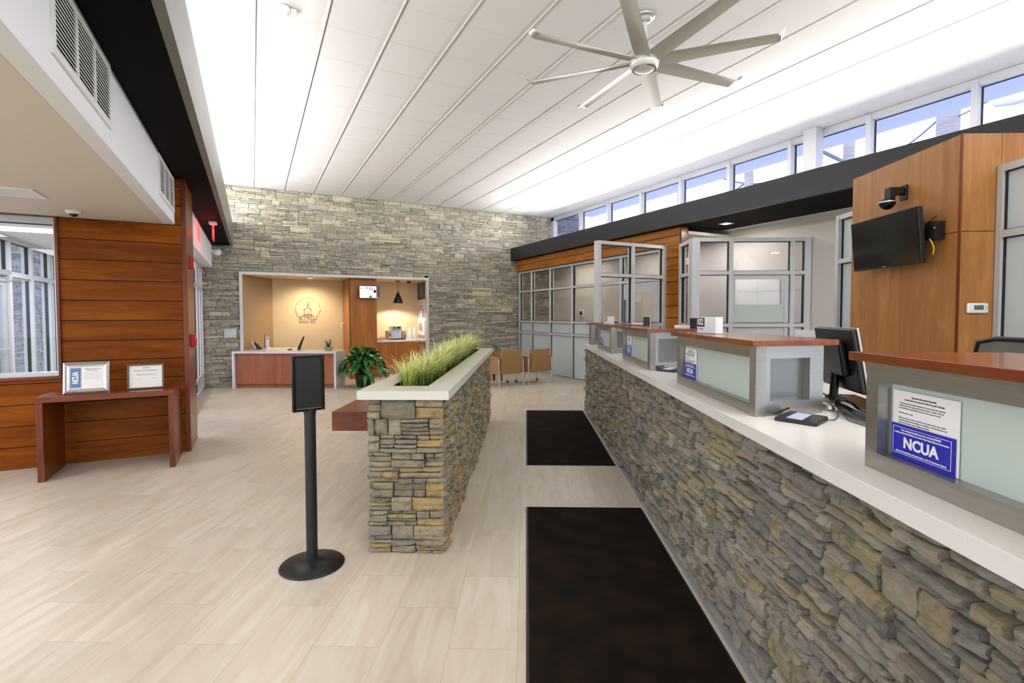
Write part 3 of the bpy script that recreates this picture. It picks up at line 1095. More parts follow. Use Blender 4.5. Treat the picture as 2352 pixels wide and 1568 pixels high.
# vestibule beyond the entry window
struct('ceiling_vestibule', MB().box(-3.4, -0.95, 6.8, WY, 2.75, 2.8), 'white_wall')
struct('trim_6', MB().box(-3.1, -1.06, 9.2, 9.55, 2.735, 2.749), 'lamp_white')
vs_ = Thing('window_8', None, None, (-3.25, 10, 0), kind='structure')
glazing(vs_, lambda u, c, z: (c, u, z), 6.85, WY, -3.31, 0, 2.75, [8.9, 10.26, 11.12, 11.98], [2.18], w=0.075, depth=0.13, skip=[(1, 0)])
dv = Thing('door_5', None, None, (-3.3, 9.6, 0), kind='structure')
d_ = MB()
d_.box(-3.335, -3.285, 8.95, 9.06, 0.01, 2.13)
d_.box(-3.335, -3.285, 10.08, 10.21, 0.01, 2.13)
d_.box(-3.335, -3.285, 9.06, 10.08, 2.0, 2.13)
d_.box(-3.335, -3.285, 9.06, 10.08, 0.01, 0.25)
dv.part('leaf_frame', d_, 'alum')
dv.part('pane', MB().box(-3.313, -3.307, 9.06, 10.08, 0.25, 2.0), 'glass')
dv.part('push_bar', MB().tube([(-3.25, 9.1, 1.06), (-3.22, 9.15, 1.06), (-3.22, 10.05, 1.06), (-3.25, 10.12, 1.06)], 0.013), 'silver')
dv.part('door_closer', MB().box(-3.285, -3.20, 9.75, 10.15, 2.15, 2.22).box(-3.20, -3.18, 9.9, 10.7, 2.10, 2.115), 'silver')
struct('wall_vestibule', MB().box(-3.4, -1.0, WY, WY + 0.1, 0, 2.8), 'white_wall')

# rear and left boundary of the hall: storefront frames open to the sky
rw = Thing('window_9', None, None, (2, -6, 0), kind='structure')
glazing(rw, lambda u, c, z: (u, c, z), -5.0, 7.9, -6.05, 0, 4.3, [-3.4, -1.8, -0.2, 1.4, 3.0, 4.6, 6.2], [2.4], w=0.08, depth=0.12, gasket=False)
lw = Thing('window_10', None, None, (-5, 0, 0), kind='structure')
glazing(lw, lambda u, c, z: (c, u, z), -6.0, 6.8, -5.05, 0, 2.6, [-4.4, -2.8, -1.2, 0.4, 2.0, 3.6, 5.2], [], w=0.08, depth=0.12, gasket=False)

# ------------------------------------------------------------------ OUTSIDE
og = MB().box(-60, 60, -40, 80, -0.2, -0.13)
lawn = struct('ground_outside', og, 'lawn')
struct('bounce_ground_outside', MB().box(7.95, 60, -40, 80, -0.13, -0.10), 'bounce_ground')  # added ground sheet, bounces neutral light onto the eave instead of lawn green
struct('driveway_outside', MB().box(-14, -8.5, -20, 60, -0.13, -0.11), 'road')
pr_ = MB().box(-4.45, -4.05, 13.6, 20, 0, 4.2)
pw = single('stone_wing_wall', pr_, 'mortar', 'long stone faced wall outside the entry window behind the door frames', 'wall')
ps = MB()
ledgestone(ps, 13.58, 19.9, 0, 4.1, lambda u, z, d: (-4.05 + d, u, z), seed=5, nu=2, nz=1, seglen=(.4, .8))
ledgestone(ps, -4.45, -4.05, 0, 4.1, lambda u, z, d: (u, 13.6 - d, z), seed=6, nu=2, nz=1)
mesh_obj('stone_veneer', ps, 'stone_out', pw)
px_ = MB().box(7.95, 8.72, WY - 0.02, WY + 0.3, 3.0, 4.9)
pw2 = single('stone_end_wall', px_, 'mortar', 'stone wall end outside the farthest clerestory pane', 'wall')
ps = MB()
ledgestone(ps, 7.95, 8.72, 3.0, 4.9, lambda u, z, d: (u, WY - 0.02 - d, z), seed=7, nu=2, nz=1)
mesh_obj('stone_veneer', ps, 'stone_out', pw2)
struct('roof_eave', MB().box(7.95, 9.15, -8, WY - 0.1, 4.50, 4.62), 'eave')
struct('roof_outside', MB().box(-1.0, 7.95, -6.1, 14.3, 4.62, 4.8), 'white_wall')
struct('roof_low', MB().box(-5.2, -1.0, -6.1, 6.9, 2.7, 2.9), 'white_wall')
rnd = random.Random(4)


def blob_tree(name, label, x, y, z0, r_, h, cat='tree', group=None):
    th = Thing(name, label, cat, (x, y, -0.13), group=group)
    th.part('trunk', MB().tube([(x, y, -0.13), (x, y, z0 + h * .4)], [0.16, 0.10]), 'pole', smooth=50)
    m = MB()
    for k in range(220):
        a, b = rnd.uniform(0, 2 * PI), rnd.uniform(-1, 1)
        q = r_ * rnd.uniform(.5, 1.0)
        c = Vector((x + q * math.cos(a) * math.sqrt(1 - b * b), y + q * math.sin(a) * math.sqrt(1 - b * b), z0 + h / 2 + h / 2 * b * rnd.uniform(.7, 1)))
        s = rnd.uniform(.18, .45)
        vs = []
        for i in range(7):
            aa = 2 * PI * i / 7
            vs.append(c + Vector((math.cos(aa) * s, math.sin(aa) * s * .8, rnd.uniform(-.2, .2))))
        m.add([c + Vector((0, 0, s * .7))] + vs + [c - Vector((0, 0, s * .6))], [(0, 1 + i, 1 + (i + 1) % 7) for i in range(7)] + [(8, 1 + (i + 1) % 7, 1 + i) for i in range(7)])
    th.part('crown', m, 'tree')


blob_tree('leafy_tree', 'leafy green tree beyond the entry window, left of the stone wall', -6.6, 18.5, 1.6, 1.9, 4.2)
blob_tree('leafy_tree', 'bushy green tree far across the lawn, at the left picture edge', -9.5, 24, 1.2, 2.6, 5.0)
blob_tree('round_shrub', 'round green shrub on the lawn beyond the entry window', -5.9, 17.0, 0.0, 0.6, 1.1, 'shrub')
sg = Thing('monument_sign', 'grey roadside sign board on the lawn beyond the entry window', 'sign', (-6.9, 21, -0.13))
sg.part('board', MB().box(-7.6, -6.0, 21, 21.15, 1.15, 2.35), 'fascia_grey')
sg.part('post', MB().box(-7.5, -7.35, 21, 21.12, -0.13, 1.15), 'pole')
sg.part('post', MB().box(-6.3, -6.15, 21, 21.12, -0.13, 1.15), 'pole')


def utility_pole(x, y, r_, top, label, arm=None):
    th = Thing('utility_pole', label, 'pole', (x, y, -0.13), group=None)
    th.part('pole', MB().tube([(x, y, -0.13), (x, y, top)], r_, 14), 'pole', smooth=50)
    if arm:
        th.part('crossarm', MB().box(x - 0.06, x + 0.06, y - arm, y + arm, top - 2.0, top - 1.85), 'pole')
    return th


utility_pole(11.1, 4.47, 0.17, 9, 'thick weathered utility pole filling part of the second clerestory pane from the right')
utility_pole(14.0, 7.75, 0.13, 9, 'grey utility pole outside the clerestory pane right of the white column', 1.2)
utility_pole(12.7, 9.75, 0.12, 8, 'utility pole with brackets outside the third clerestory pane left of the white column')
utility_pole(15.6, 15.2, 0.09, 6.6, 'thin distant utility pole seen through a middle clerestory pane')
utility_pole(12.9, 8.6, 0.10, 8, 'slim utility pole just left of the white column outside')
wm = 0
for k, (a, b, sag, r_) in enumerate((((11.1, 4.47, 5.35), (9.9, 1.0, 5.9), .25, .02), ((11.1, 4.47, 5.2), (14, 7.75, 5.6), .35, .018), ((14, 7.75, 6.6), (12.7, 9.75, 5.7), .1, .035),
                                   ((12.7, 9.75, 5.4), (15.6, 15.2, 5.6), .2, .035), ((14, 7.75, 5.5), (12.9, 8.6, 6.3), .0, .05), ((15.6, 15.2, 5.6), (19, 32, 6.8), .2, .05),
                                   ((12.9, 8.6, 5.2), (14.5, 12.4, 6.4), .2, .03), ((11.1, 4.47, 5.0), (10.6, 2.6, 5.6), .12, .014))):
    A, B = Vector(a), Vector(b)
    pts = [A.lerp(B, i / 10) - Vector((0, 0, sag * 4 * (i / 10) * (1 - i / 10))) for i in range(11)]
    single('overhead_wire', MB().tube(pts, r_, 5), 'wire', 'overhead utility wire or strut against the white sky outside the clerestory', 'wire', 'overhead wires outside the clerestory')
sl = Thing('street_light', 'pale street light head outside the rightmost clerestory pane', 'lamp', (10.5, 3.55, 4.7))
sl.part('lamp_head', MB().lathe([(0.01, -.35), (0.10, -.28), (0.15, 0), (0.11, .25), (0.02, .34)], (10.5, 3.35, 4.86), 12, (0.1, 1, 0.12), 1, .5), 'alum_white', smooth=60)
sl.part('arm', MB().tube([(10.5, 3.1, 4.85), (10.7, 2.0, 5.3), (10.9, 0.6, 5.4)], .035), 'pole', smooth=50)

# ------------------------------------------------------------------ PLANTER
A_ = (-0.77, 3.14, 0)
pl = Thing('stone_planter', 'long chest-high stone planter wall with cream top slab, filled with grass', 'planter', A_, 'C')
PT0, PT1, PS0, PS1, PZ = -1.02, -0.53, 3.165, 7.27, 1.0
core = MB()
core.box(PT0 + .03, PT1 - .02, PS0 + .02, PS1 - .02, 0, PZ)
pl.part('core', core, 'mortar')
v = MB()
ledgestone(v, PT0, PT1, 0.0, PZ, lambda u, z, d: (u, PS0 + .02 - d, z), seed=21, band=(0.075, 0.11), seglen=(0.16, 0.30), depth=(0.012, 0.034), nu=9, nz=5, rough=0.006)
ledgestone(v, PS0 + .01, PS1, 0.0, PZ, lambda u, z, d: (PT1 - .02 + d, u, z), seed=22, band=(0.07, 0.10), seglen=(0.12, 0.30), depth=(0.006, 0.038), nu=7, nz=3, rough=0.009)
ledgestone(v, -PS1, -PS0 - .01, 0.0, PZ, lambda u, z, d: (PT0 + .03 - d, -u, z), seed=23, band=(0.07, 0.10), seglen=(0.12, 0.34), depth=(0.012, 0.04), nu=4, nz=2, rough=0.007)
ledgestone(v, -PT1, -PT0, 0.0, PZ, lambda u, z, d: (-u, PS1 - .02 + d, z), seed=24, band=(0.075, 0.11), seglen=(0.16, 0.30), depth=(0.012, 0.034), nu=4, nz=2)
pl.part('stone_veneer', v, 'stone_planter')
cp = MB()
o1, o2, o3, o4 = -1.075, -0.49, 3.13, 7.36
i1, i2, i3, i4 = -0.915, -0.665, 3.37, 7.20
z0, z1 = 1.0, 1.056
for a, b in ((z0, z1),):
    cp.box(o1, i1, o3, o4, a, b)
    cp.box(i2, o2, o3, o4, a, b)
    cp.box(i1, i2, o3, i3, a, b)
    cp.box(i1, i2, i4, o4, a, b)
pl.part('cap', cp, 'quartz_planter')
pl.part('planting_box_liner', MB().box(i1, i1 + .004, i3, i4, .97, 1.05).box(i2 - .004, i2, i3, i4, .97, 1.05).box(i1, i2, i3, i3 + .004, .97, 1.05).box(i1, i2, i4 - .004, i4, .97, 1.05), 'black_matte')
pl.part('soil', MB().box(i1 + .005, i2 - .005, i3 + .005, i4 - .005, 1.001, 1.008), 'soil')


def grass_mesh(seed, n=100, h=(0.17, 0.34), spread=0.22):
    rr = random.Random(seed)
    m = MB()
    for _ in range(n):
        a = rr.uniform(0, 2 * PI)
        r0 = rr.uniform(0, .045)
        L = rr.uniform(*h)
        out = rr.uniform(.15, 1.0) * spread * (L / .25)
        w = rr.uniform(.0035, .0065)
        side = Vector((-math.sin(a), math.cos(a), 0))
        base = Vector((r0 * math.cos(a), r0 * math.sin(a), 0))
        dr_ = Vector((math.cos(a), math.sin(a), 0))
        vs, fs = [], []
        K = 5
        tw = rr.uniform(-.5, .5)
        for k in range(K + 1):
            f = k / K
            p = base + dr_ * out * (f ** 1.8) + side * tw * .05 * f * f + Vector((0, 0, L * (f - .42 * f ** 3 * (out / spread))))
            ww = w * (1 - f ** 2.2) + .0004
            vs += [p - side * ww, p + side * ww]
        for k in range(K):
            fs.append((2 * k, 2 * k + 1, 2 * k + 3, 2 * k + 2))
        m.add(vs, fs)
    return m


tufts = [grass_mesh(100 + i) for i in range(5)]
rnd = random.Random(31)
me_t = []
for i in range(24):
    s = 3.46 + i * 0.160
    t = -0.79 + rnd.uniform(-.035, .035)
    if i == 0:
        lb = 'grass tuft at the very front of the stone planter, nearest the black sign stand'
    elif i == 23:
        lb = 'grass tuft at the far end of the stone planter, nearest the tan chairs'
    else:
        lb = 'yellow-green variegated grass tuft among the row in the stone planter'
    if i < 5:
        o = single('grass_plant', tufts[i], 'grass_blade', lb, 'plant', 'grass tufts in the planter', origin=(0, 0, 0))
        me_t.append(o)
    else:
        o = me_t[i % 5].copy()
        COL.objects.link(o)
        o['label'] = lb
    o.location = CW(t, s, 1.008)
    o.rotation_euler = (0, 0, rnd.uniform(0, 6.28))
    k = rnd.uniform(.92, 1.12)
    o.scale = (k, k, k)

sh = Thing('writing_shelf', 'thick red mahogany shelf projecting from the side of the stone planter', 'shelf', (-1.25, 3.8, 0.65), 'C')
sh.part('board', MB().box(-1.49, -1.045, 3.77, 5.2, 0.652, 0.80), 'mahogany', bevel=.003)
sh.part('wall_cleat', MB().box(-1.06, -1.0, 3.9, 5.1, 0.66, 0.72), 'black_matte')

# ------------------------------------------------------------------ SIGN STAND
sx, sy = 0.300, 3.262
st = Thing('sign_stand', 'black post sign holder on a round base beside the stone planter', 'sign stand', (sx, sy, 0))
st.part('base', MB().lathe([(0.188, 0), (0.19, 0.006), (0.185, 0.012), (0.10, 0.030), (0.045, 0.040), (0.036, 0.046)], (sx, sy, 0), 48), 'black_matte', smooth=40)
st.part('post', MB().lathe([(0.033, 0.03), (0.033, 0.955)], (sx, sy, 0), 24), 'black_matte', smooth=40)
st.part('bracket', MB().lathe([(0.036, 0), (0.036, 0.03)], (sx, sy, 0.94), 20).box(sx - .03, sx + .03, sy - .012, sy + .012, .94, 1.0), 'black_matte', smooth=40)
aa = R(-30 - 27.4 + 29)
aa = R(10)
xd = Vector((math.cos(aa), math.sin(aa), 0))
yd = Vector((-math.sin(aa), math.cos(aa), 0))


def stp(p): return Vector((sx - 0.012, sy, 0)) + xd * p.x + yd * p.y + Vector((0, 0, p.z))


w_, zb, zt = 0.093, 0.958, 1.298
fr_ = MB()
for q in ((-w_, -w_ + .018, zb, zt), (w_ - .018, w_, zb, zt), (-w_ + .018, w_ - .018, zb, zb + .02), (-w_ + .018, w_ - .018, zt - .016, zt)):
    fr_.box(q[0], q[1], -.035, -.012, q[2], q[3])
fr_.xf(stp)
st.part('frame', fr_, 'black_gloss', bevel=.004)
st.part('panel', MB().box(-w_ + .016, w_ - .016, -.026, -.018, zb + .018, zt - .014).xf(stp), 'black_matte')

# ------------------------------------------------------------------ TELLER COUNTER
ct = Thing('teller_counter_base', 'long grey-brown ledgestone counter front under the white worktop', 'counter', (1.2, 4.5, 0), 'C')
cb = MB().box(0.99, 1.45, -0.6, 8.09, 0.0, 1.03)
ct.part('core', cb, 'mortar')
v = MB()
ledgestone(v, -8.11, 0.6, 0.012, 1.03, lambda u, z, d: (0.987 - d, -u, z), seed=41, band=(0.065, 0.10), seglen=(0.12, 0.34), depth=(0.006, 0.042), nu=14, nz=6, rough=0.008)
ledgestone(v, -1.45, -0.96, 0.012, 1.03, lambda u, z, d: (-u, 8.11 + d, z), seed=42, nu=3, nz=2)
ct.part('stone_veneer', v, 'stone_counter')
ct.part('foot_shadow_strip', MB().box(0.93, 0.98, -0.6, 8.12, 0.0, 0.014), 'alum')  # thin strip put in for the shadow line at the foot of the stone
single('quartz_worktop', MB().box(0.905, 1.95, -0.6, 8.10, 1.0305, 1.082), 'quartz', 'long white quartz worktop along the teller counter', 'worktop', frame='C', origin=(0, 0, 0), bevel=.002)
cr = Thing('back_credenza', 'white topped cabinet below the television pier behind the tellers', 'cabinet', (3.3, 4.9, 0), 'C')
cr.part('top', MB().box(2.98, 3.69, 4.41, 6.2, 0.775, 0.81), 'quartz')
cr.part('body', MB().box(3.02, 3.68, 4.45, 6.15, 0.0, 0.774), 'veneer')
HC = 1.0825


def pod(s0, s1, label, card=None, full=True):
    """transaction ledge: steel box with frosted front panel and wooden top; s0 = end nearest the camera"""
    th = Thing('teller_station', label, 'teller station', (1.2, (s0 + s1) / 2, HC), 'C', 'steel teller stations on the worktop')
    z0, z1 = HC, 1.396
    tf, tb = 1.01, 1.36
    e0, e1 = s0 + .10, s1 - .04
    # front frame with opening
    a, b = s0 + .052, s1 - .05
    c, d = z0 + .050, z1 - .055
    if not full: a, b, c, d = s0 + .12, s1 - .05, z0 + .06, z1 - .06
    f = MB()
    f.box(tf, tf + .045, s0, a, z0, z1)
    f.box(tf, tf + .045, b, s1, z0, z1)
    f.box(tf, tf + .045, a, b, z0, c)
    f.box(tf, tf + .045, a, b, d, z1)
    th.part('front_frame', f, 'steel')
    th.part('frosted_panel', MB().box(tf + .040, tf + .044, a, b, c, d), 'frost')
    # near end, slightly splayed, with its own recess
    ex, ey = Vector((tb - tf, e0 - s0, 0)).normalized(), Vector((0, 0, 1))
    Lh = math.hypot(tb - tf, e0 - s0)
    o = Vector((tf, s0, 0))

    def en(p): return o + ex * p.x + Vector((-ex.y, ex.x, 0)) * p.y + Vector((0, 0, p.z))
    g = MB()
    u0, u1 = .075, Lh - .075
    c2, d2 = z0 + .065, z1 - .058
    g.box(0, u0, 0, .04, z0, z1)
    g.box(u1, Lh, 0, .04, z0, z1)
    g.box(u0, u1, 0, .04, z0, c2)
    g.box(u0, u1, 0, .04, d2, z1)
    g.xf(en)
    th.part('end_frame', g, 'steel')
    th.part('end_panel', MB().box(u0, u1, .036, .039, c2, d2).xf(en), 'steel_reflection')  # dark reflection painted into the panel colour
    bb = MB().prism([(tf + .046, s1), (tb, e1), (tb, e0 + .035), (tf + .046, s0 + .05)], z0, z0 + .012)
    bb.prism([(tf + .046, s1), (tb, e1), (tb - .012, e1 - .012), (tf + .046, s1 - .014)], z0 + .012, z1)
    th.part('box_body', bb, 'steel')
    tp = [(0.975, s0 - .045), (1.40, s0 + .055), (1.40, s1 - .02), (0.975, s1 + .03)]
    th.part('wooden_top', MB().prism(tp, z1, 1.421), 'pod_top', bevel=.0015)
    if card:
        cardset(s1 - .05 - .012, tf + .038, card)
    return th


TX, TY = (0, -1, 0), (0, 0, 1)     # text on the customer side reads towards the camera


def lines(mb, rows, size, x, top, step, pos_fn, **k):
    for i, r_ in enumerate(rows):
        if not r_: continue
        put_text(mb, r_, size, pos_fn(x, top - i * step), TX, TY, **k)


def cardset(sl_, t, where):
    """white notice sheet above the blue share-insurance card, both standing against the frosted panel"""
    w = 0.215
    s_r = sl_ - w
    zb = HC + .051
    a = Thing('notice_sheet', 'white printed notice standing behind the blue card in the ' + where, 'notice', (t, sl_ - w / 2, zb), 'C', 'white notices in the teller stations')
    a.part('sheet', MB().box(t - .003, t - .001, s_r - .004, sl_, zb, zb + .187), 'white_paper')
    ink = MB()
    mid = sl_ - w / 2
    P = lambda s, z: (t - .0032, s, z)
    lines(ink, ['Important Information Regarding', 'Credit Union Procedures for New Account Opening'], .0062, mid, zb + .172, .0085, P, bold=.02)
    txt = ['To help the government fight the funding of terrorism and money laundering',
           'activities, federal law requires all financial institutions to obtain, verify, and',
           'record information that identifies each person who opens an account.', '',
           'What this means to you:', '',
           'When you open an account, we will ask for your name, address, date of birth,',
           'and other information that will allow us to identify you. We will also ask to see',
           "your driver's license or other identifying documents."]
    lines(ink, txt, .0050, sl_ - .022, zb + .153, .0068, P, align='LEFT')
    a.part('lettering', ink, 'ink')
    b = Thing('insurance_card', 'blue share insurance card at the lower left of the ' + where, 'card', (t, sl_ - w / 2, zb), 'C', 'blue insurance cards in the teller stations')
    b.part('card', MB().box(t - .0062, t - .0042, s_r + .003, sl_, zb, zb + .094), 'blue_card')
    wmb = MB()
    tt = t - .0066
    bx0, bx1, bz0, bz1 = s_r + .014, sl_ - .006, zb + .012, zb + .086
    for q in ((bx0, bx1, bz0, bz0 + .0012), (bx0, bx1, bz1 - .0012, bz1), (bx0, bx0 + .0014, bz0, bz1), (bx1 - .0014, bx1, bz0, bz1)):
        wmb.box(tt, tt + .0003, *q)
    P = lambda s, z: (tt, s, z)
    m2 = (bx0 + bx1) / 2
    put_text(wmb, 'NCUA', .040, P(m2, zb + .044), TX, TY, bold=.035, width=.118)
    put_text(wmb, 'Your savings federally insured to at least $250,000', .0066, P(m2, zb + .0785), TX, TY, bold=.02)
    put_text(wmb, 'and backed by the full faith and credit of the United States Government', .0066, P(m2, zb + .0705), TX, TY, bold=.02, width=.182)
    put_text(wmb, 'National Credit Union Administration, a U.S. Government Agency', .0066, P(m2, zb + .0185), TX, TY, bold=.02, width=.17)
    b.part('lettering', wmb, 'print_white')


pod(0.36, 1.51, 'steel teller station nearest the camera, at the right picture edge', 'nearest teller station')
pod(2.225, 3.375, 'second steel teller station from the camera, with the 02 calendar on top', 'second teller station from the camera')
pod(4.11, 5.28, 'third steel teller station from the camera, middle of the row', 'third teller station from the camera')
pod(5.97, 7.12, 'fourth steel teller station from the camera, with the far calendar on top', 'fourth teller station from the camera')
pod(7.74, 8.08, 'short steel teller station at the far end of the counter', None, full=False)


def calendar(t0, s0_, t1, s1_, label):
    th = Thing('desk_calendar', label, 'calendar', (t0, s0_, 1.4215), 'C', 'white block calendars on the teller stations')
    d = Vector((t1 - t0, s1_ - s0_, 0))
    L = d.length
    ex = d.normalized()
    nn = Vector((-ex.y, ex.x, 0))      # points away from the lobby
    o = Vector((t0, s0_, 0))

    def f(p): return o + ex * p.x + nn * p.y + Vector((0, 0, p.z))
    z = 1.4225
    th.part('block', MB().box(0, L, 0, .05, z, z + .098).xf(f), 'white_plastic', bevel=.002)
    th.part('number_tile', MB().box(.008, .075, -.002, 0, z + .040, z + .094).xf(f), 'black')
    tx = MB()
    nrm = ex.cross(Vector((0, 0, 1)))
    put_text(tx, '02', .052, f(Vector((.0415, -.003, z + .067))), ex, (0, 0, 1), bold=.03, width=.055)
    th.part('numerals', tx, 'print_white')
    tx = MB()
    put_text(tx, 'OCTOBER', .013, f(Vector((.038, -.001, z + .026))), ex, (0, 0, 1), width=.05)
    th.part('month_lettering', tx, 'ink_grey')


calendar(1.063, 3.150, 1.113, 2.976, 'white block calendar reading 02 on the second teller station from the camera')
calendar(1.063, 6.900, 1.14, 6.745, 'white block calendar on the fourth teller station from the camera')


def monitor(tl, tr, z0, z1, label, lean=0.05, base=True, thick=.035):
    """tl, tr = (t, s) of the upper corners of the back; screen faces the teller"""
    A, B = Vector((tl[0], tl[1], 0)), Vector((tr[0], tr[1], 0))
    ex = (B - A).normalized()
    L = (B - A).length
    nn = Vector((-ex.y, ex.x, 0))
    if nn.x < 0: nn = -nn
    h = z1 - z0
    c = (A + B) / 2
    zf = 1.083
    th = Thing('computer_monitor', label, 'monitor', (c.x, c.y, zf), 'C', 'flat monitors behind the teller stations')

    def f(p): return A + ex * p.x + nn * (p.y + lean * (1 - (p.z - z0) / h)) + Vector((0, 0, p.z))
    r_ = .03
    th.part('back_shell', MB().box(.004, L - .004, 0, thick * .7, z0 + .006, z1 - .006).box(L * .2, L * .8, -.03, 0, z0 + h * .25, z1 - h * .2).xf(f), 'black', bevel=.01, seg=3)
    th.part('bezel', MB().box(0, L, thick * .7, thick, z0, z1).xf(f), 'silver', bevel=.004)
    th.part('screen', MB().box(.015, L - .015, thick, thick + .002, z0 + .02, z1 - .015).xf(f), 'screen_off')
    if base:
        g = MB().tube([c + nn * .02 + Vector((0, 0, zf + .01)), c + nn * .03 + Vector((0, 0, z0 + h * .4))], .02, 10)
        th.part('stand', g, 'black', smooth=50)
        th.part('foot', MB().lathe([(.10, 0), (.10, .008), (.03, .014)], c + nn * .03 + Vector((0, 0, zf)), 24, (0, 0, 1)), 'silver', smooth=40)
    return th


monitor((1.60, 2.84), (1.52, 2.39), 1.150, 1.470, 'large black backed monitor between the two nearest teller stations', lean=.055)
monitor((1.40, 4.36), (1.47, 4.30), 1.190, 1.515, 'black backed monitor behind the white 02 calendar', lean=.05)
monitor((1.40, 6.05), (1.48, 6.02), 1.235, 1.525, 'tilted black monitor standing behind the third teller station from the camera', lean=-.04)
monitor((1.30, 7.50), (1.37, 7.50), 1.20, 1.460, 'small black monitor beside the far calendar', lean=-.05)


def card_holder(t, s, label, rot=0.0):
    th = Thing('screen_shield', label, 'privacy shield', (t, s, 1.083), 'C', 'white privacy shields beside the monitors')
    ca, sa = math.cos(rot), math.sin(rot)

    def f(p): return Vector((t + p.x * ca - p.y * sa, s + p.x * sa + p.y * ca, p.z))
    th.part('panel', MB().box(-.003, .003, -.09, .09, 1.20, 1.445).xf(f), 'white_plastic')
    th.part('arm', MB().box(-.01, .01, -.01, .01, 1.083, 1.22).xf(f), 'silver')


card_holder(1.61, 2.93, 'white side shield left of the large nearest monitor', .15)
card_holder(1.40, 4.52, 'white side shield beside the monitor behind the 02 calendar', .6)
card_holder(1.40, 6.35, 'white side shield left of the tilted monitor on the third station', .5)


def sig_pad(off, label):
    th = Thing('signature_pad', label, 'signature pad', (1.17, 2.17 + off, HC), 'C', 'black signature pads on the worktop')
    P = [(1.056, 2.152), (1.165, 2.027), (1.273, 2.135), (1.175, 2.25)]
    P = [(a, b + off) for a, b in P]
    m = MB()
    zz = [.010, .016, .026, .024]
    base = [(p[0], p[1], HC + .0005) for p in P]
    top = [(p[0], p[1], HC + .012 + z) for p, z in zip(P, (.004, .0, .010, .014))]
    m.add(base + top, [(3, 2, 1, 0)[::-1][::-1], (4, 5, 6, 7), (0, 1, 5, 4), (1, 2, 6, 5), (2, 3, 7, 6), (3, 0, 4, 7)])
    th.part('case', m, 'black', bevel=.004)

    def lerp2(u, v_, dz=.0012):
        a = Vector(top[0]).lerp(Vector(top[1]), u)
        b = Vector(top[3]).lerp(Vector(top[2]), u)
        return a.lerp(b, v_) + Vector((0, 0, dz))
    sc = MB()
    q = [lerp2(.25, .12), lerp2(.25, .88), lerp2(.62, .88), lerp2(.62, .12)]
    sc.add(q + [x - Vector((0, 0, .001)) for x in q], [(0, 1, 2, 3), (7, 6, 5, 4), (0, 4, 5, 1), (1, 5, 6, 2), (2, 6, 7, 3), (3, 7, 4, 0)])
    th.part('display', sc, 'screen_grey')
    th.part('stylus', MB().tube([lerp2(-.02, .02, .012), lerp2(0.0, .9, .012)], .0045, 8), 'black', smooth=50)


sig_pad(0, 'black signature pad in front of the second teller station')
sig_pad(1.93, 'black signature pad between the second and third teller stations')

kb = Thing('keyboard', 'black keyboard on the worktop below the large nearest monitor', 'keyboard', (1.66, 2.4, HC), 'C')
kx, ky = Vector((1.60, 2.72, 0)), Vector((1.50, 2.30, 0))
ex = (ky - kx).normalized()
nn = Vector((-ex.y, ex.x, 0))
if nn.x < 0: nn = -nn


def kf(p): return kx + ex * p.x + nn * p.y + Vector((0, 0, p.z))


kb.part('case', MB().box(0, .44, 0, .15, HC + .001, HC + .022).xf(kf), 'black', bevel=.004)
kk = MB()
for i in range(19):
    for j in range(5):
        kk.box(.010 + i * .0222, .029 + i * .0222, .012 + j * .026, .034 + j * .026, HC + .022, HC + .030)
kb.part('keys', kk.xf(kf), 'black_gloss')
sc2 = Thing('barcode_scanner', 'black handheld scanner lying on the worktop beside the keyboard', 'scanner', (1.42, 2.2, HC), 'C')
sc2.part('body', MB().tube([(1.46, 2.33, HC + .03), (1.44, 2.24, HC + .032), (1.41, 2.15, HC + .028), (1.40, 2.06, HC + .024)], [.030, .028, .022, .020], 12), 'black_gloss', smooth=60)
sc2.part('head', MB().lathe([(.018, -.03), (.036, -.015), (.036, .02), (.02, .035)], (1.46, 2.34, HC + .036), 16, (1, .5, 0), 1, .75), 'black', smooth=60)
cb_ = Thing('cable', 'thin black cable running from the signature pad to the keyboard', 'cable', (1.3, 2.1, HC), 'C')
cb_.part('wire', MB().tube([(1.27, 2.13, HC + .008), (1.31, 2.15, HC + .004), (1.36, 2.21, HC + .006), (1.40, 2.28, HC + .02)], .0022, 6), 'black')
cb2 = Thing('cable', 'thin black cable looping from the scanner towards the nearest teller station', 'cable', (1.3, 2.1, HC), 'C')
cb2.part('wire', MB().tube([(1.40, 2.26, HC + .02), (1.36, 2.14, HC + .004), (1.36, 2.0, HC + .003), (1.42, 1.85, HC + .003), (1.46, 1.7, HC + .003)], .0022, 6), 'black')
ps_ = Thing('cable', 'bundle of dark cable under the large nearest monitor', 'cable', (1.5, 2.6, HC), 'C')
ps_.part('wire', MB().tube([(1.42, 2.50, HC + .004), (1.47, 2.55, HC + .03), (1.50, 2.60, HC + .06), (1.56, 2.62, HC + .03), (1.6, 2.55, HC + .004)], .004, 6), 'black')
ms = Thing('computer_mouse', 'grey computer mouse on the worktop behind the second teller station', 'mouse', (1.50, 2.52, HC), 'C')
ms.part('shell', MB().lathe([(.030, 0), (.034, .008), (.028, .022), (.012, .031), (0, .033)], (1.43, 2.42, HC), 18, (0, 0, 1), 1, 1.6), 'silver', smooth=60)

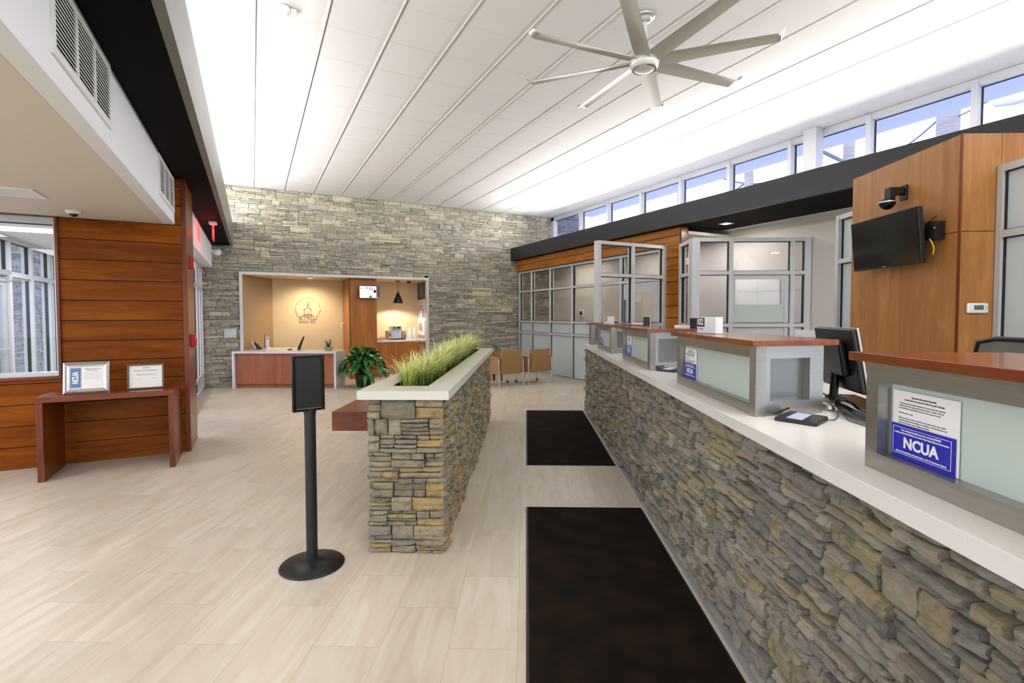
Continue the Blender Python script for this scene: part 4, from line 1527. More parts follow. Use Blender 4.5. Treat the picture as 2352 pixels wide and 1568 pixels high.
# office chair behind the nearest station
oc = Thing('office_chair', 'black mesh backed office chair behind the nearest teller station', 'office chair', (3.05, 2.75, 0), 'C')
bm_ = MB()
fr2 = []
oc.part('back_frame', MB().tube([(2.86, 3.28, .80), (2.86, 3.29, 1.20), (2.86, 3.24, 1.36), (2.86, 3.12, 1.385), (2.86, 2.80, 1.385), (2.86, 2.68, 1.36), (2.86, 2.63, 1.2), (2.86, 2.64, .8), (2.86, 3.28, .80)], .016, 8), 'black', smooth=60)
oc.part('mesh_back', MB().box(2.857, 2.863, 2.65, 3.275, .80, 1.375), 'fascia_grey')
oc.part('seat', MB().box(2.90, 3.38, 2.70, 3.22, .62, .70), 'black', bevel=.03, seg=3)
oc.part('back_support', MB().tube([(3.1, 2.96, .62), (2.84, 2.96, .66), (2.83, 2.96, 1.0)], .025, 8), 'black', smooth=60)
oc.part('gas_column', MB().tube([(3.12, 2.96, .62), (3.12, 2.96, .08)], .028, 12), 'chrome', smooth=60)
for k in range(5):
    a = 2 * PI * k / 5
    lg = oc.part('base_leg', MB().tube([(3.12, 2.96, .12), (3.12 + .28 * math.cos(a), 2.96 + .28 * math.sin(a), .07)], [.03, .018], 8), 'black', smooth=60)
    mesh_obj('caster', MB().lathe([(.025, -.015), (.025, .015)], (3.12 + .29 * math.cos(a), 2.96 + .29 * math.sin(a), .026), 14, (-math.sin(a), math.cos(a), 0)), 'black', lg, oc.o, smooth=40)
oc.part('foot_ring', MB().tube([(3.12 + .2 * math.cos(a * PI / 8), 2.96 + .2 * math.sin(a * PI / 8), .28) for a in range(17)], .010, 6), 'chrome', smooth=60)

# ------------------------------------------------------------------ TELEVISION, PTZ CAMERA, THERMOSTAT on the pier
tv = Thing('television', 'large black television tilted on the veneered pier', 'television', (3.5, 5.06, 2.25), 'C')


def tvf(p):   # p.x along -s from the left edge, p.y depth away from viewer, p.z height
    k = (p.z - 2.25)
    return Vector((3.51 + p.y - k * .09, 5.53 - p.x, p.z))


tv.part('housing', MB().box(0, .925, .006, .05, 2.0, 2.505).box(.2, .72, .05, .085, 2.08, 2.4).xf(tvf), 'black', bevel=.004)
tv.part('screen', MB().box(.010, .915, .002, .006, 2.018, 2.495).xf(tvf), 'screen_off')
tv.part('logo_plate', MB().box(.44, .49, 0.0, .002, 2.004, 2.013).xf(tvf), 'silver')
tv.part('wall_arm', MB().box(3.57, 3.70, 4.98, 5.14, 2.20, 2.32).box(3.57, 3.70, 4.70, 4.74, 2.28, 2.31), 'black')
tv.part('power_brick', MB().box(3.60, 3.69, 4.55, 4.66, 2.20, 2.36), 'black')
tv.part('standby_light', MB().lathe([(.006, 0), (.006, .004)], (3.60, 4.552, 2.30), 10, (0, -1, 0)), 'led_red')
tv.part('yellow_cable', MB().tube([(3.60, 4.60, 2.21), (3.60, 4.57, 2.17), (3.61, 4.56, 2.12), (3.62, 4.585, 2.07)], .006, 8), 'yellow', smooth=60)
tv.part('antenna', MB().tube([(3.60, 4.62, 2.36), (3.60, 4.53, 2.40)], .005, 6), 'black')

pz = Thing('dome_camera', 'black wall-bracket dome camera above the television', 'security camera', (3.6, 5.08, 2.7), 'C')
pz.part('wall_plate', MB().box(3.675, 3.698, 5.00, 5.08, 2.655, 2.795), 'black', bevel=.003)
pz.part('arm', MB().box(3.57, 3.675, 5.01, 5.07, 2.70, 2.775).box(3.52, 3.59, 5.005, 5.075, 2.66, 2.775), 'black', bevel=.012, seg=3)
pz.part('dome', MB().lathe([(.035, .075), (.062, .060), (.072, .035), (.070, .015), (.052, -.012), (.028, -.030), (0, -.036)], (3.545, 5.06, 2.60), 28), 'black_gloss', smooth=50)
pz.part('trim_ring', MB().lathe([(.0735, .030), (.0745, .036), (.0735, .042)], (3.545, 5.06, 2.60), 28), 'silver', smooth=50)
tm = Thing('thermostat', 'white thermostat on the dark veneer beside the right window frame', 'thermostat', (3.84, 4.4, 1.59), 'C')
tm.part('housing', MB().box(3.757, 3.932, 4.372, 4.400, 1.545, 1.632), 'white_plastic', bevel=.022, seg=4)
tm.part('display', MB().box(3.808, 3.884, 4.369, 4.373, 1.574, 1.614), 'lcd')
bt = MB()
for (a, b) in ((3.905, 1.606), (3.905, 1.582), (3.917, 1.594)):
    bt.lathe([(.006, 0), (.005, .003)], (a, 4.372, b), 10, (0, -1, 0))
tm.part('buttons', bt, 'silver')

# ------------------------------------------------------------------ FLOOR MATS
for (a, b, lb) in ((0.9, 3.955, 'black floor mat nearest the camera beside the teller counter'), (5.085, 8.04, 'smaller looking black floor mat farther along the teller counter')):
    th = Thing('floor_mat', lb, 'mat', (.45, (a + b) / 2, 0), 'C', 'black mats along the teller counter')
    th.part('rubber_border', MB().box(-0.002, .912, a, b, .0005, .005), 'black_matte')
    th.part('pile', MB().box(.012, .898, a + .012, b - .012, .005, .010), 'carpet')

# ------------------------------------------------------------------ CEILING FAN
FX, FY = 3.349, 3.722
fan = Thing('ceiling_fan', 'large grey eight-blade ceiling fan hanging from the high ceiling', 'ceiling fan', (FX, FY, CEIL))
fan.part('canopy', MB().lathe([(.085, 0), (.10, -.004), (.098, -.010), (.060, -.018), (.055, -.05), (.03, -.06)], (FX, FY, CEIL), 32), 'silver', smooth=40)
fan.part('down_rod', MB().lathe([(.024, -.05), (.024, -.30)], (FX, FY, CEIL), 18), 'fan_hub', smooth=40)
fan.part('motor_cover', MB().lathe([(.03, -.26), (.075, -.285), (.115, -.31), (.122, -.335), (.122, -.36)], (FX, FY, CEIL), 36), 'fan_hub', smooth=40)
fan.part('hub', MB().lathe([(.118, -.36), (.135, -.385), (.140, -.43), (.128, -.475), (.112, -.490)], (FX, FY, CEIL), 40), 'fan_hub', smooth=40)
fan.part('chrome_ring', MB().lathe([(.112, -.486), (.112, -.498), (.098, -.500), (.098, -.492)], (FX, FY, CEIL), 40), 'chrome', smooth=40)
fan.part('light_lens', MB().lathe([(.098, -.492), (.09, -.499), (.05, -.503), (0, -.504)], (FX, FY, CEIL), 36), 'fan_light', smooth=40)
for k in range(8):
    a = R(-86 + 45 * k)
    d = Vector((math.sin(a), math.cos(a), 0))
    s = Vector((d.y, -d.x, 0))
    m = MB()
    N_, Q = 14, 7
    zc = CEIL - .425

    def bl(u, v_, under):
        # u along 0..1, v -1..1 across
        r_ = .11 + 1.02 * u
        ch = .070 + .012 * math.sin(min(1, u * 6) * PI / 2) - .018 * u
        pit = R(16 - 8 * u)
        camb = .014 * (1 - v_ * v_)
        th_ = .006 * math.sqrt(max(0, 1 - v_ * v_)) * (1 if not under else -1)
        y = v_ * ch
        h = camb + th_
        return Vector((FX, FY, zc)) + d * r_ + s * (y * math.cos(pit)) + Vector((0, 0, h + y * math.sin(pit)))
    vs, fs = [], []
    ring = [(-1 + 2 * i / Q, False) for i in range(Q + 1)] + [(1 - 2 * i / Q, True) for i in range(1, Q)]
    nr_ = len(ring)
    for i in range(N_ + 1):
        for v_, un in ring: vs.append(bl(i / N_, v_, un))
    for i in range(N_):
        for j in range(nr_):
            j2 = (j + 1) % nr_
            fs.append((i * nr_ + j, i * nr_ + j2, (i + 1) * nr_ + j2, (i + 1) * nr_ + j))
    fs.append(tuple(range(nr_ - 1, -1, -1)))
    fs.append(tuple(N_ * nr_ + j for j in range(nr_)))
    bo = fan.part('blade', MB().add(vs, fs), 'fan_blade', smooth=50)
    w2 = MB()
    vs, fs = [], []
    K = 6
    for i in range(K + 1):
        f = i / K
        for v_, un in ring:
            p = bl(1, v_ * (1 - .25 * f * f), un)
            p = p + d * (.055 * math.sin(f * 1.3)) + Vector((0, 0, .05 * (1 - math.cos(f * 1.45)))) + s * (.03 * f * f)
            vs.append(p)
    for i in range(K):
        for j in range(nr_):
            j2 = (j + 1) % nr_
            fs.append((i * nr_ + j, i * nr_ + j2, (i + 1) * nr_ + j2, (i + 1) * nr_ + j))
    fs.append(tuple(K * nr_ + j for j in range(nr_)))
    mesh_obj('blade_tip', w2.add(vs, fs), 'silver', bo, fan.o, smooth=50)

# ------------------------------------------------------------------ CONSOLE TABLE AND FRAMED CERTIFICATES
tb_ = Thing('console_table', 'mahogany waterfall console table against the wood wall', 'table', (-1.25, 6.35, 0))
tb_.part('top', MB().box(-1.785, -0.722, 6.06, 6.66, .735, .79), 'mahogany', bevel=.002)
tb_.part('leg', MB().box(-1.785, -1.735, 6.06, 6.66, 0, .735), 'trim_wood', bevel=.002)
tb_.part('leg', MB().box(-.772, -.722, 6.06, 6.66, 0, .735), 'trim_wood', bevel=.002)


def frame_obj(label, x0, x1, z1, y, lean, rz, m, bw_, build):
    th = Thing('picture_frame', label, 'certificate', ((x0 + x1) / 2, y, .79), group='framed certificates on the console table')
    cx = (x0 + x1) / 2
    hw = (x1 - x0) / 2
    H_ = (z1 - .79)
    ca, sa = math.cos(rz), math.sin(rz)
    cl_, sl2 = math.cos(lean), math.sin(lean)

    def f(p):
        q = Vector((p.x, p.y * cl_ + p.z * sl2, p.z * cl_ - p.y * sl2))
        return Vector((cx + q.x * ca - q.y * sa, y + q.x * sa + q.y * ca, .791 + q.z))
    g = MB()
    prof = [(0, 0), (0, -.018), (bw_ * .35, -.028), (bw_ * .6, -.016), (bw_, -.010), (bw_, 0)]
    # mitred moulding
    vs, fs = [], []
    cor = [(-hw, 0, 1, 1), (hw, 0, -1, 1), (hw, H_, -1, -1), (-hw, H_, 1, -1)]
    for (a, b, sx_, sz_) in cor:
        for (q, dy) in prof:
            vs.append(f(Vector((a + sx_ * q, dy, b + sz_ * q))))
    n = len(prof)
    for i in range(4):
        j = (i + 1) % 4
        for k in range(n):
            k2 = (k + 1) % n
            fs.append((i * n + k, i * n + k2, j * n + k2, j * n + k))
    g.add(vs, fs)
    th.part('moulding', g, m)
    th.part('paper', MB().box(-hw + bw_, hw - bw_, -.008, -.002, bw_, H_ - bw_).xf(f), 'white_paper')
    th.part('easel_back', MB().box(-hw + .01, hw - .01, 0, .006, .01, H_ - .01).box(-.02, .02, .006, .06, 0.03, .034).xf(f), 'black')
    ax = f(Vector((1, 0, 0))) - f(Vector((0, 0, 0)))
    az = f(Vector((0, 0, 1))) - f(Vector((0, 0, 0)))
    build(th, f, hw, H_, bw_, ax, az)


def cert1(th, f, hw, H_, b, ax, az):
    th.part('blue_band', MB().box(-hw + b + .004, -hw + b + .088, -.0095, -.008, b + .008, H_ - b - .008).xf(f), 'blue_pale')
    m = MB()
    put_text(m, 'NCUA', .062, f(Vector((-hw + b + .046, -.010, H_ / 2))), az, -ax, bold=.04, width=.115)
    th.part('white_lettering', m, 'print_white')
    m = MB()
    x0 = -hw + b + .007
    for q in ((x0, x0 + .0015, b + .012, H_ - b - .012), (x0 + .077, x0 + .0785, b + .012, H_ - b - .012), (x0, x0 + .078, b + .012, b + .0135), (x0, x0 + .078, H_ - b - .0135, H_ - b - .012)):
        m.box(q[0], q[1], -.0102, -.0095, q[2], q[3])
    m.xf(f)
    th.part('border_line', m, 'print_white')
    m = MB()
    cx = (-hw + b + .088 + hw - b) / 2
    put_text(m, 'National Credit Union', .014, f(Vector((cx, -.0085, H_ - b - .022))), ax, az, bold=.02)
    put_text(m, 'Administration', .014, f(Vector((cx, -.0085, H_ - b - .037))), ax, az, bold=.02)
    for k in range(7):
        L = (.05, .065, .05, .07, .065, .07, .05)[k]
        z = H_ - b - .055 - k * .0115
        m.box(cx - L, cx + L, -.0086, -.0082, z, z + .0012).xf(ident) if False else None
        P = MB().box(cx - L, cx + L, -.0086, -.0082, z, z + .0014).xf(f)
        m.add(P.v, P.f)
    th.part('lettering', m, 'ink_grey')


def cert2(th, f, hw, H_, b, ax, az):
    m = MB()
    put_text(m, '2018', .026, f(Vector((0, -.0085, H_ - b - .024))), ax, az)
    put_text(m, 'CERTIFICATE OF MEMBERSHIP', .019, f(Vector((0, -.0085, H_ - b - .052))), ax, az, width=.20)
    th.part('title_lettering', m, 'ink_grey')
    m = MB()
    put_text(m, 'KENMORE N.Y. TEACHERS F.C.U.', .010, f(Vector((0, -.0085, H_ - b - .088))), ax, az, width=.16)
    for (c, L, z) in ((0, .09, .098), (-.07, .035, .135), (.07, .03, .130)):
        P = MB().box(c - L, c + L, -.0086, -.0082, H_ - b - z, H_ - b - z + .0012).xf(f)
        m.add(P.v, P.f)
    th.part('lettering', m, 'ink')


frame_obj('silver framed certificate with blue band, left on the console table', -1.610, -1.262, 1.092, 6.17, R(9), R(4), 'silver', .045, cert1)
frame_obj('dark framed certificate dated 2018, right on the console table', -1.135, -.832, 1.043, 6.27, R(8), R(4), 'fascia_grey', .016, cert2)


# ------------------------------------------------------------------ VENTS, CAMERAS, ALARMS
def vent_grille(y0, y1, z0, z1, label):
    th = Thing('vent_grille', label, 'vent', (-.75, (y0 + y1) / 2, z0), group='return grilles on the white bulkhead')
    x0, x1 = -.750, -.738
    b = .035
    f = MB()
    f.box(x0, x1, y0, y1, z0, z0 + b).box(x0, x1, y0, y1, z1 - b, z1).box(x0, x1, y0, y0 + b, z0 + b, z1 - b).box(x0, x1, y1 - b, y1, z0 + b, z1 - b)
    w = (y1 - y0 - 2 * b) / 3
    for k in (1, 2):
        f.box(x0, x1, y0 + b + w * k - .012, y0 + b + w * k + .012, z0 + b, z1 - b)
    th.part('frame', f, 'white_plastic')
    s = MB()
    n = 15
    for i in range(n):
        z = z0 + b + (z1 - z0 - 2 * b) * (i + .5) / n
        P = [(x0 + .001, z + .005), (x0 + .002, z + .008), (x1, z - .002), (x1 - .002, z - .006)]
        s.add([(p[0], y0 + b, p[1]) for p in P] + [(p[0], y1 - b, p[1]) for p in P], [(0, 1, 2, 3), (7, 6, 5, 4), (0, 4, 5, 1), (1, 5, 6, 2), (2, 6, 7, 3), (3, 7, 4, 0)])
    th.part('louvres', s, 'white_plastic')
    th.part('duct_backing', MB().box(x0 - .004, x0 + .0005, y0 + b, y1 - b, z0 + b, z1 - b), 'black_matte')


vent_grille(2.855, 3.865, 2.665, 3.055, 'large three-section return grille on the white bulkhead, upper left')
vent_grille(5.64, 6.62, 2.665, 3.04, 'three-section return grille at the far end of the white bulkhead')
cv = Thing('ceiling_vent', 'flat slotted air vent in the low beige ceiling at the left edge', 'vent', (-1.9, 5.52, 2.55))
f = MB().box(-2.6, -1.545, 5.35, 5.39, 2.540, 2.55).box(-2.6, -1.545, 5.66, 5.70, 2.540, 2.55).box(-1.585, -1.545, 5.39, 5.66, 2.540, 2.55).box(-2.6, -2.56, 5.39, 5.66, 2.540, 2.55)
cv.part('frame', f, 'white_plastic')
s = MB()
for i in range(8):
    s.box(-2.56, -1.585, 5.40 + i * .033, 5.412 + i * .033, 2.541, 2.549)
cv.part('slats', s, 'white_plastic')
dc = Thing('security_camera', 'small white dome security camera on the low ceiling above the wood wall', 'security camera', (-1.518, 6.27, 2.55))
dc.part('housing', MB().lathe([(.062, 0), (.064, -.01), (.05, -.026), (.032, -.030)], (-1.518, 6.27, 2.55), 28), 'white_plastic', smooth=40)
dc.part('lens_dome', MB().lathe([(.034, -.028), (.032, -.040), (.02, -.052), (0, -.057)], (-1.518, 6.27, 2.55), 24), 'black_gloss', smooth=60)
ex_ = Thing('exit_sign', 'red lit exit sign hanging edge-on from the black soffit', 'exit sign', (-.55, 9.5, 3.06))
ex_.part('canopy', MB().box(-.60, -.49, 9.40, 9.60, 3.025, 3.06).box(-.56, -.53, 9.46, 9.54, 2.985, 3.025), 'white_plastic', bevel=.004)
ex_.part('panel', MB().box(-.550, -.540, 9.32, 9.68, 2.77, 2.985), 'exit_red')
tx = MB()
put_text(tx, 'EXIT', .15, (-.539, 9.5, 2.878), (0, 1, 0), (0, 0, 1), bold=.02, width=.28)
ex_.part('lettering', tx, 'print_white')
l = bpy.data.lights.new('exit_sign_glow', 'POINT')
l.energy = 1.5
l.color = (1, .04, .05)
l.shadow_soft_size = .08
lo = bpy.data.objects.new('exit_sign_glow', l)
COL.objects.link(lo)
lo.location = (-.60, 9.5, 2.88)
for z0, z1, y0, y1, nm, lb in ((2.08, 2.22, 6.93, 7.03, 'fire_alarm', 'upper red fire alarm strobe on the edge of the wood wall'), (1.17, 1.32, 6.90, 7.04, 'fire_alarm_pull', 'lower red fire alarm pull box on the edge of the wood wall')):
    th = Thing(nm, lb, 'fire alarm', (-.645, 6.95, z0))
    th.part('box', MB().box(-.645, -.600, y0, y1, z0, z1), 'red', bevel=.005)
    th.part('front_plate', MB().box(-.600, -.592, y0 + .02, y1 - .02, z0 + .02, z1 - .05), 'white_plastic' if z0 > 2 else 'red')
sw = Thing('switch_plate', 'steel three-gang switch plate on the stone wall left of the niche', 'light switch', (-.435, WY - .03, 1.165))
sw.part('box', MB().box(-.555, -.318, WY - .05, WY - .005, 1.065, 1.262), 'alum', bevel=.004)
sw.part('plate', MB().box(-.54, -.333, WY - .058, WY - .05, 1.08, 1.247), 'silver')
for k in range(3):
    sw.part('toggle', MB().box(-.49 + k * .055 - .006, -.49 + k * .055 + .006, WY - .068, WY - .058, 1.148, 1.178), 'white_plastic')
bc = Thing('wall_speaker', 'small white round speaker on the end of the corridor bulkhead', 'speaker', (-.62, 12.25, 2.82))
bc.part('mount', MB().box(-.75, -.68, 12.20, 12.28, 2.86, 2.92), 'white_plastic')
bc.part('body', MB().lathe([(.0, -.06), (.06, -.055), (.075, -.02), (.075, .03), (.05, .06), (0, .065)], (-.635, 12.24, 2.88), 24, (1, -.4, 0)), 'white_plastic', smooth=50)
dt = Thing('smoke_detector', 'white smoke detector on the tiled ceiling at the top edge', 'smoke detector', (.36, 4.87, CEIL))
dt.part('body', MB().lathe([(.06, 0), (.062, -.02), (.05, -.045), (.03, -.055), (0, -.057)], (.30, 5.13, CEIL - .002), 24), 'white_plastic', smooth=40)
dt.part('sensor_box', MB().box(.36, .41, 5.10, 5.17, CEIL - .03, CEIL - .004), 'white_plastic', bevel=.005)
dl = Thing('downlight', 'square recessed downlight in the black soffit over the tellers', 'downlight', (7.07, 5.85, 3.07))
dl.part('trim_ring', MB().box(6.98, 7.16, 5.76, 5.79, 3.062, 3.07).box(6.98, 7.16, 5.91, 5.94, 3.062, 3.07).box(6.98, 7.01, 5.79, 5.91, 3.062, 3.07).box(7.13, 7.16, 5.79, 5.91, 3.062, 3.07), 'white_plastic')
dl.part('lens', MB().box(7.01, 7.13, 5.79, 5.91, 3.066, 3.069), 'lamp_white')
th = Thing('thermostat', 'square white thermostat on the beige office wall behind the glass', 'thermostat', (7.79, 10.55, 1.66))
th.part('plate', MB().box(7.765, 7.79, 10.90, 11.10, 1.50, 1.70), 'white_plastic', bevel=.006)
th.part('display', MB().box(7.760, 7.766, 10.95, 11.05, 1.55, 1.65), 'black')

# ------------------------------------------------------------------ RECEPTION DESK
D1 = Vector((.8746, -.4848, 0))
D2 = Vector((.4848, .8746, 0))
FL = Vector((-.41, 12.17, 0))
dk = Thing('reception_desk', 'white waterfall reception desk with wood front panel before the niche', 'desk', (.6, 11.9, 0))


def dkf(p): return FL + D1 * p.x + D2 * p.y + Vector((0, 0, p.z))


LD = 2.235
top = MB()
poly = [dkf(Vector((0, 0, 0))), dkf(Vector((LD, 0, 0))), dkf(Vector((LD, .56, 0))), dkf(Vector((1.30, .56, 0))), Vector((.95, 13.0, 0)), Vector((.35, 13.42, 0)), Vector((-.17, 12.60, 0)), Vector((-.18, 12.41, 0)), Vector((-.30, 12.41, 0))]
top.prism([(p.x, p.y) for p in poly], .742, .785)
dk.part('worktop', top, 'quartz_desk')
dk.part('end_panel', MB().box(LD - .045, LD, 0, .56, 0, .7415).xf(dkf), 'quartz_desk')
dk.part('end_panel', MB().box(0, .05, 0, .18, 0, .7415).xf(dkf), 'quartz_desk')
dk.part('front_panel', MB().box(.05, LD - .045, .05, .07, .085, .7415).xf(dkf), 'veneer_desk')
dk.part('toe_kick', MB().box(.05, LD - .045, .09, .11, 0, .085).xf(dkf), 'veneer_desk')
ph = Thing('desk_telephone', 'black office telephone with handset at the left of the reception desk', 'telephone', (.12, 12.72, .785))
ph.part('base', MB().extr([(0, 0), (.16, 0), (.16, .02), (.02, .17), (0, .17)], (.02, 12.80, .786), (1, 0, 0), (0, 0, 1), .16), 'black', bevel=.006)
ph.part('handset', MB().tube([(-.03, 12.62, .98), (0.0, 12.62, .91), (.05, 12.62, .80)], [.018, .012, .018], 10), 'alum_white', smooth=60)
kp = MB()
for i in range(4):
    for j in range(3):
        kp.box(.05 + i * .026, .066 + i * .026, 12.66 + j * .035, 12.68 + j * .035, .92 - i * .026, .93 - i * .026)
ph.part('buttons', kp, 'white_plastic')
hs = Thing('clip_stand', 'white upright desk stand behind the telephone', 'desk accessory', (.30, 12.85, .785))
hs.part('upright', MB().box(.265, .330, 12.90, 12.91, .80, 1.06), 'white_plastic', bevel=.003)
hs.part('base', MB().lathe([(.06, 0), (.055, .02), (.03, .03)], (.31, 12.88, .786), 20), 'white_plastic', smooth=40)
hs.part('holes', MB().box(.282, .315, 12.895, 12.899, 1.005, 1.035).box(.292, .305, 12.895, 12.899, .84, .855), 'black')
ant = single('pen_holder_antenna', MB().tube([(.235, 12.86, .786), (.235, 12.86, 1.12)], .006, 8), 'black', 'thin black upright rod between telephone and white stand', 'antenna')
for k, (x, y, r_, lb) in enumerate(((.46, 12.62, .3, 'loose white papers on the reception desk beside the phone'), (.62, 12.50, -.2, 'curled paper slip on the reception desk'))):
    ca, sa = math.cos(r_), math.sin(r_)
    m = MB().box(-.13, .13, -.10, .10, .0, .004) if k == 0 else MB().tube([(-.08, 0, .012), (-.03, 0, .022), (.03, .02, .010), (.10, .0, .004)], .006, 6)
    m.xf(lambda p: Vector((x + p.x * ca - p.y * sa, y + p.x * sa + p.y * ca, .786 + p.z)))
    single('paper', m, 'white_paper', lb, 'paper', origin=(x, y, .785))
lp = Thing('laptop', 'open laptop seen from the side on the reception desk', 'laptop', (.9, 12.0, .785))
lp.part('keyboard_base', MB().box(-.17, .17, -.26, 0, .786, .80).xf(lambda p: Vector((.80 - p.y * .25 + p.x * .2 - .1, 12.22 + p.x * .9, p.z))), 'black')
lid = MB()
for (a, b, z) in ((0, 0, .80), (.10, .0, 1.06)):
    pass
lid.add([(.86, 12.05, .79), (.92, 12.30, .79), (1.03, 12.30, 1.075), (.985, 12.03, 1.075), (.93, 12.04, .79), (.95, 12.30, .79), (1.05, 12.29, 1.08), (1.02, 12.02, 1.08)],
        [(0, 1, 2, 3), (7, 6, 5, 4), (0, 3, 7, 4), (1, 5, 6, 2), (3, 2, 6, 7), (0, 4, 5, 1)])
lp.part('lid', lid, 'black')
pt = Thing('potted_plant', 'small spiky plant in a grey-green bowl on the reception desk', 'plant', (1.44, 11.45, .785))
cxp = Vector((1.45, 11.46, .786))
pt.part('bowl', MB().lathe([(.075, 0), (.085, .02), (.105, .075), (.11, .085), (.10, .085), (.09, .07)], cxp, 28), 'grey_green_pot', smooth=50)
pt.part('soil', MB().lathe([(.092, .068), (0, .072)], cxp, 20), 'soil')
rr = random.Random(7)
lf_ = MB()
for k in range(46):
    a = rr.uniform(0, 2 * PI)
    L = rr.uniform(.14, .32) if k < 26 else rr.uniform(.06, .12)
    out = rr.uniform(.15, .9) * L
    w = .004 if k < 26 else .014
    d = Vector((math.cos(a), math.sin(a), 0))
    sd = Vector((-d.y, d.x, 0))
    vs, fs = [], []
    for i in range(6):
        f_ = i / 5
        p = cxp + Vector((0, 0, .075)) + d * (.02 + out * f_ ** 1.3) + Vector((0, 0, L * (f_ - .75 * (out / L) * f_ ** 2.6)))
        ww = w * math.sin(PI * min(1, f_ * .9 + .12)) + .0006
        vs += [p - sd * ww, p + sd * ww]
    for i in range(5): fs.append((2 * i, 2 * i + 1, 2 * i + 3, 2 * i + 2))
    lf_.add(vs, fs)
pt.part('foliage', lf_, 'leaf_dark')

# ------------------------------------------------------------------ PEACE LILY
PLc = Vector((2.12, 11.12, 0))
pk = Thing('peace_lily', 'big bushy green peace lily on the floor beside the reception desk', 'plant', PLc)
pk.part('pot', MB().lathe([(.13, 0), (.15, .02), (.19, .26), (.20, .28), (.185, .28), (.17, .25)], PLc, 28), 'green_pot', smooth=50)
pk.part('soil', MB().lathe([(.172, .25), (0, .26)], PLc, 20), 'soil')
fo, stm, flw = MB(), MB(), MB()
rr = random.Random(12)


def leaf(mb, base, d, L, w, droop, lift, zrise=0):
    sd = Vector((-d.y, d.x, 0))
    vs, fs = [], []
    K = 7
    for i in range(K + 1):
        f_ = i / K
        p = base + d * (L * (f_ - .15 * f_ * f_)) + Vector((0, 0, L * (lift * f_ - droop * f_ * f_)))
        ww = w * (math.sin(PI * f_ ** .75) * .95 + .02) if f_ < 1 else .001
        vs += [p - sd * ww + Vector((0, 0, ww * .35)), p, p + sd * ww + Vector((0, 0, ww * .35))]
    for i in range(K):
        b = 3 * i
        fs += [(b, b + 1, b + 4, b + 3), (b + 1, b + 2, b + 5, b + 4)]
    mb.add(vs, fs)


for k in range(185):
    a = rr.uniform(0, 2 * PI)
    layer = rr.random()
    d = Vector((math.cos(a), math.sin(a), 0))
    reach = .05 + .38 * layer ** .8
    z = .78 - .48 * layer ** 1.6 + rr.uniform(-.07, .05)
    b = PLc + d * reach + Vector((0, 0, z))
    s0 = PLc + d * .05 + Vector((0, 0, .26))
    mid = PLc + d * (reach * .45) + Vector((0, 0, max(z, .3) + .03))
    stm.tube([s0, mid, b], .004, 5)
    d2 = Vector((math.cos(a + rr.uniform(-.7, .7)), math.sin(a + rr.uniform(-.7, .7)), 0))
    leaf(fo, b, d2, rr.uniform(.17, .26), rr.uniform(.045, .072), rr.uniform(.3, 1.0), rr.uniform(-.35, .35) if layer > .3 else rr.uniform(.2, 1.0))
pk.part('stems', stm, 'leaf_dark')
pk.part('foliage', fo, 'lily_leaf', smooth=0)

# plant behind the planter, beside the chairs
vp_ = Vector((5.12, 10.72, 0))
v2 = Thing('dracaena_plant', 'white-edged leafy plant in a terracotta pot between planter and tan chairs', 'plant', vp_)
v2.part('pot', MB().lathe([(.10, 0), (.14, .30), (.15, .32), (.13, .32)], vp_ + Vector((0, 0, .30)), 20), 'orange_brown', smooth=50)
v2.part('plant_stool', MB().lathe([(.16, .27), (.16, .30)], vp_, 20).box(vp_.x - .12, vp_.x - .09, vp_.y - .1, vp_.y - .07, 0, .27).box(vp_.x + .09, vp_.x + .12, vp_.y - .1, vp_.y - .07, 0, .27).box(vp_.x - .015, vp_.x + .015, vp_.y + .08, vp_.y + .11, 0, .27), 'trim_wood')
fo = MB()
for k in range(46):
    a = rr.uniform(0, 2 * PI)
    z = rr.uniform(.55, .82)
    d = Vector((math.cos(a), math.sin(a), 0))
    leaf(fo, vp_ + Vector((0, 0, z)), d, rr.uniform(.12, .2), .018, rr.uniform(.5, 1.1), rr.uniform(.3, 1.0))
v2.part('stem', MB().tube([vp_ + Vector((0, 0, .58)), vp_ + Vector((0, 0, .82))], .012, 8), 'leaf_dark')
v2.part('foliage', fo, 'leaf_varieg')


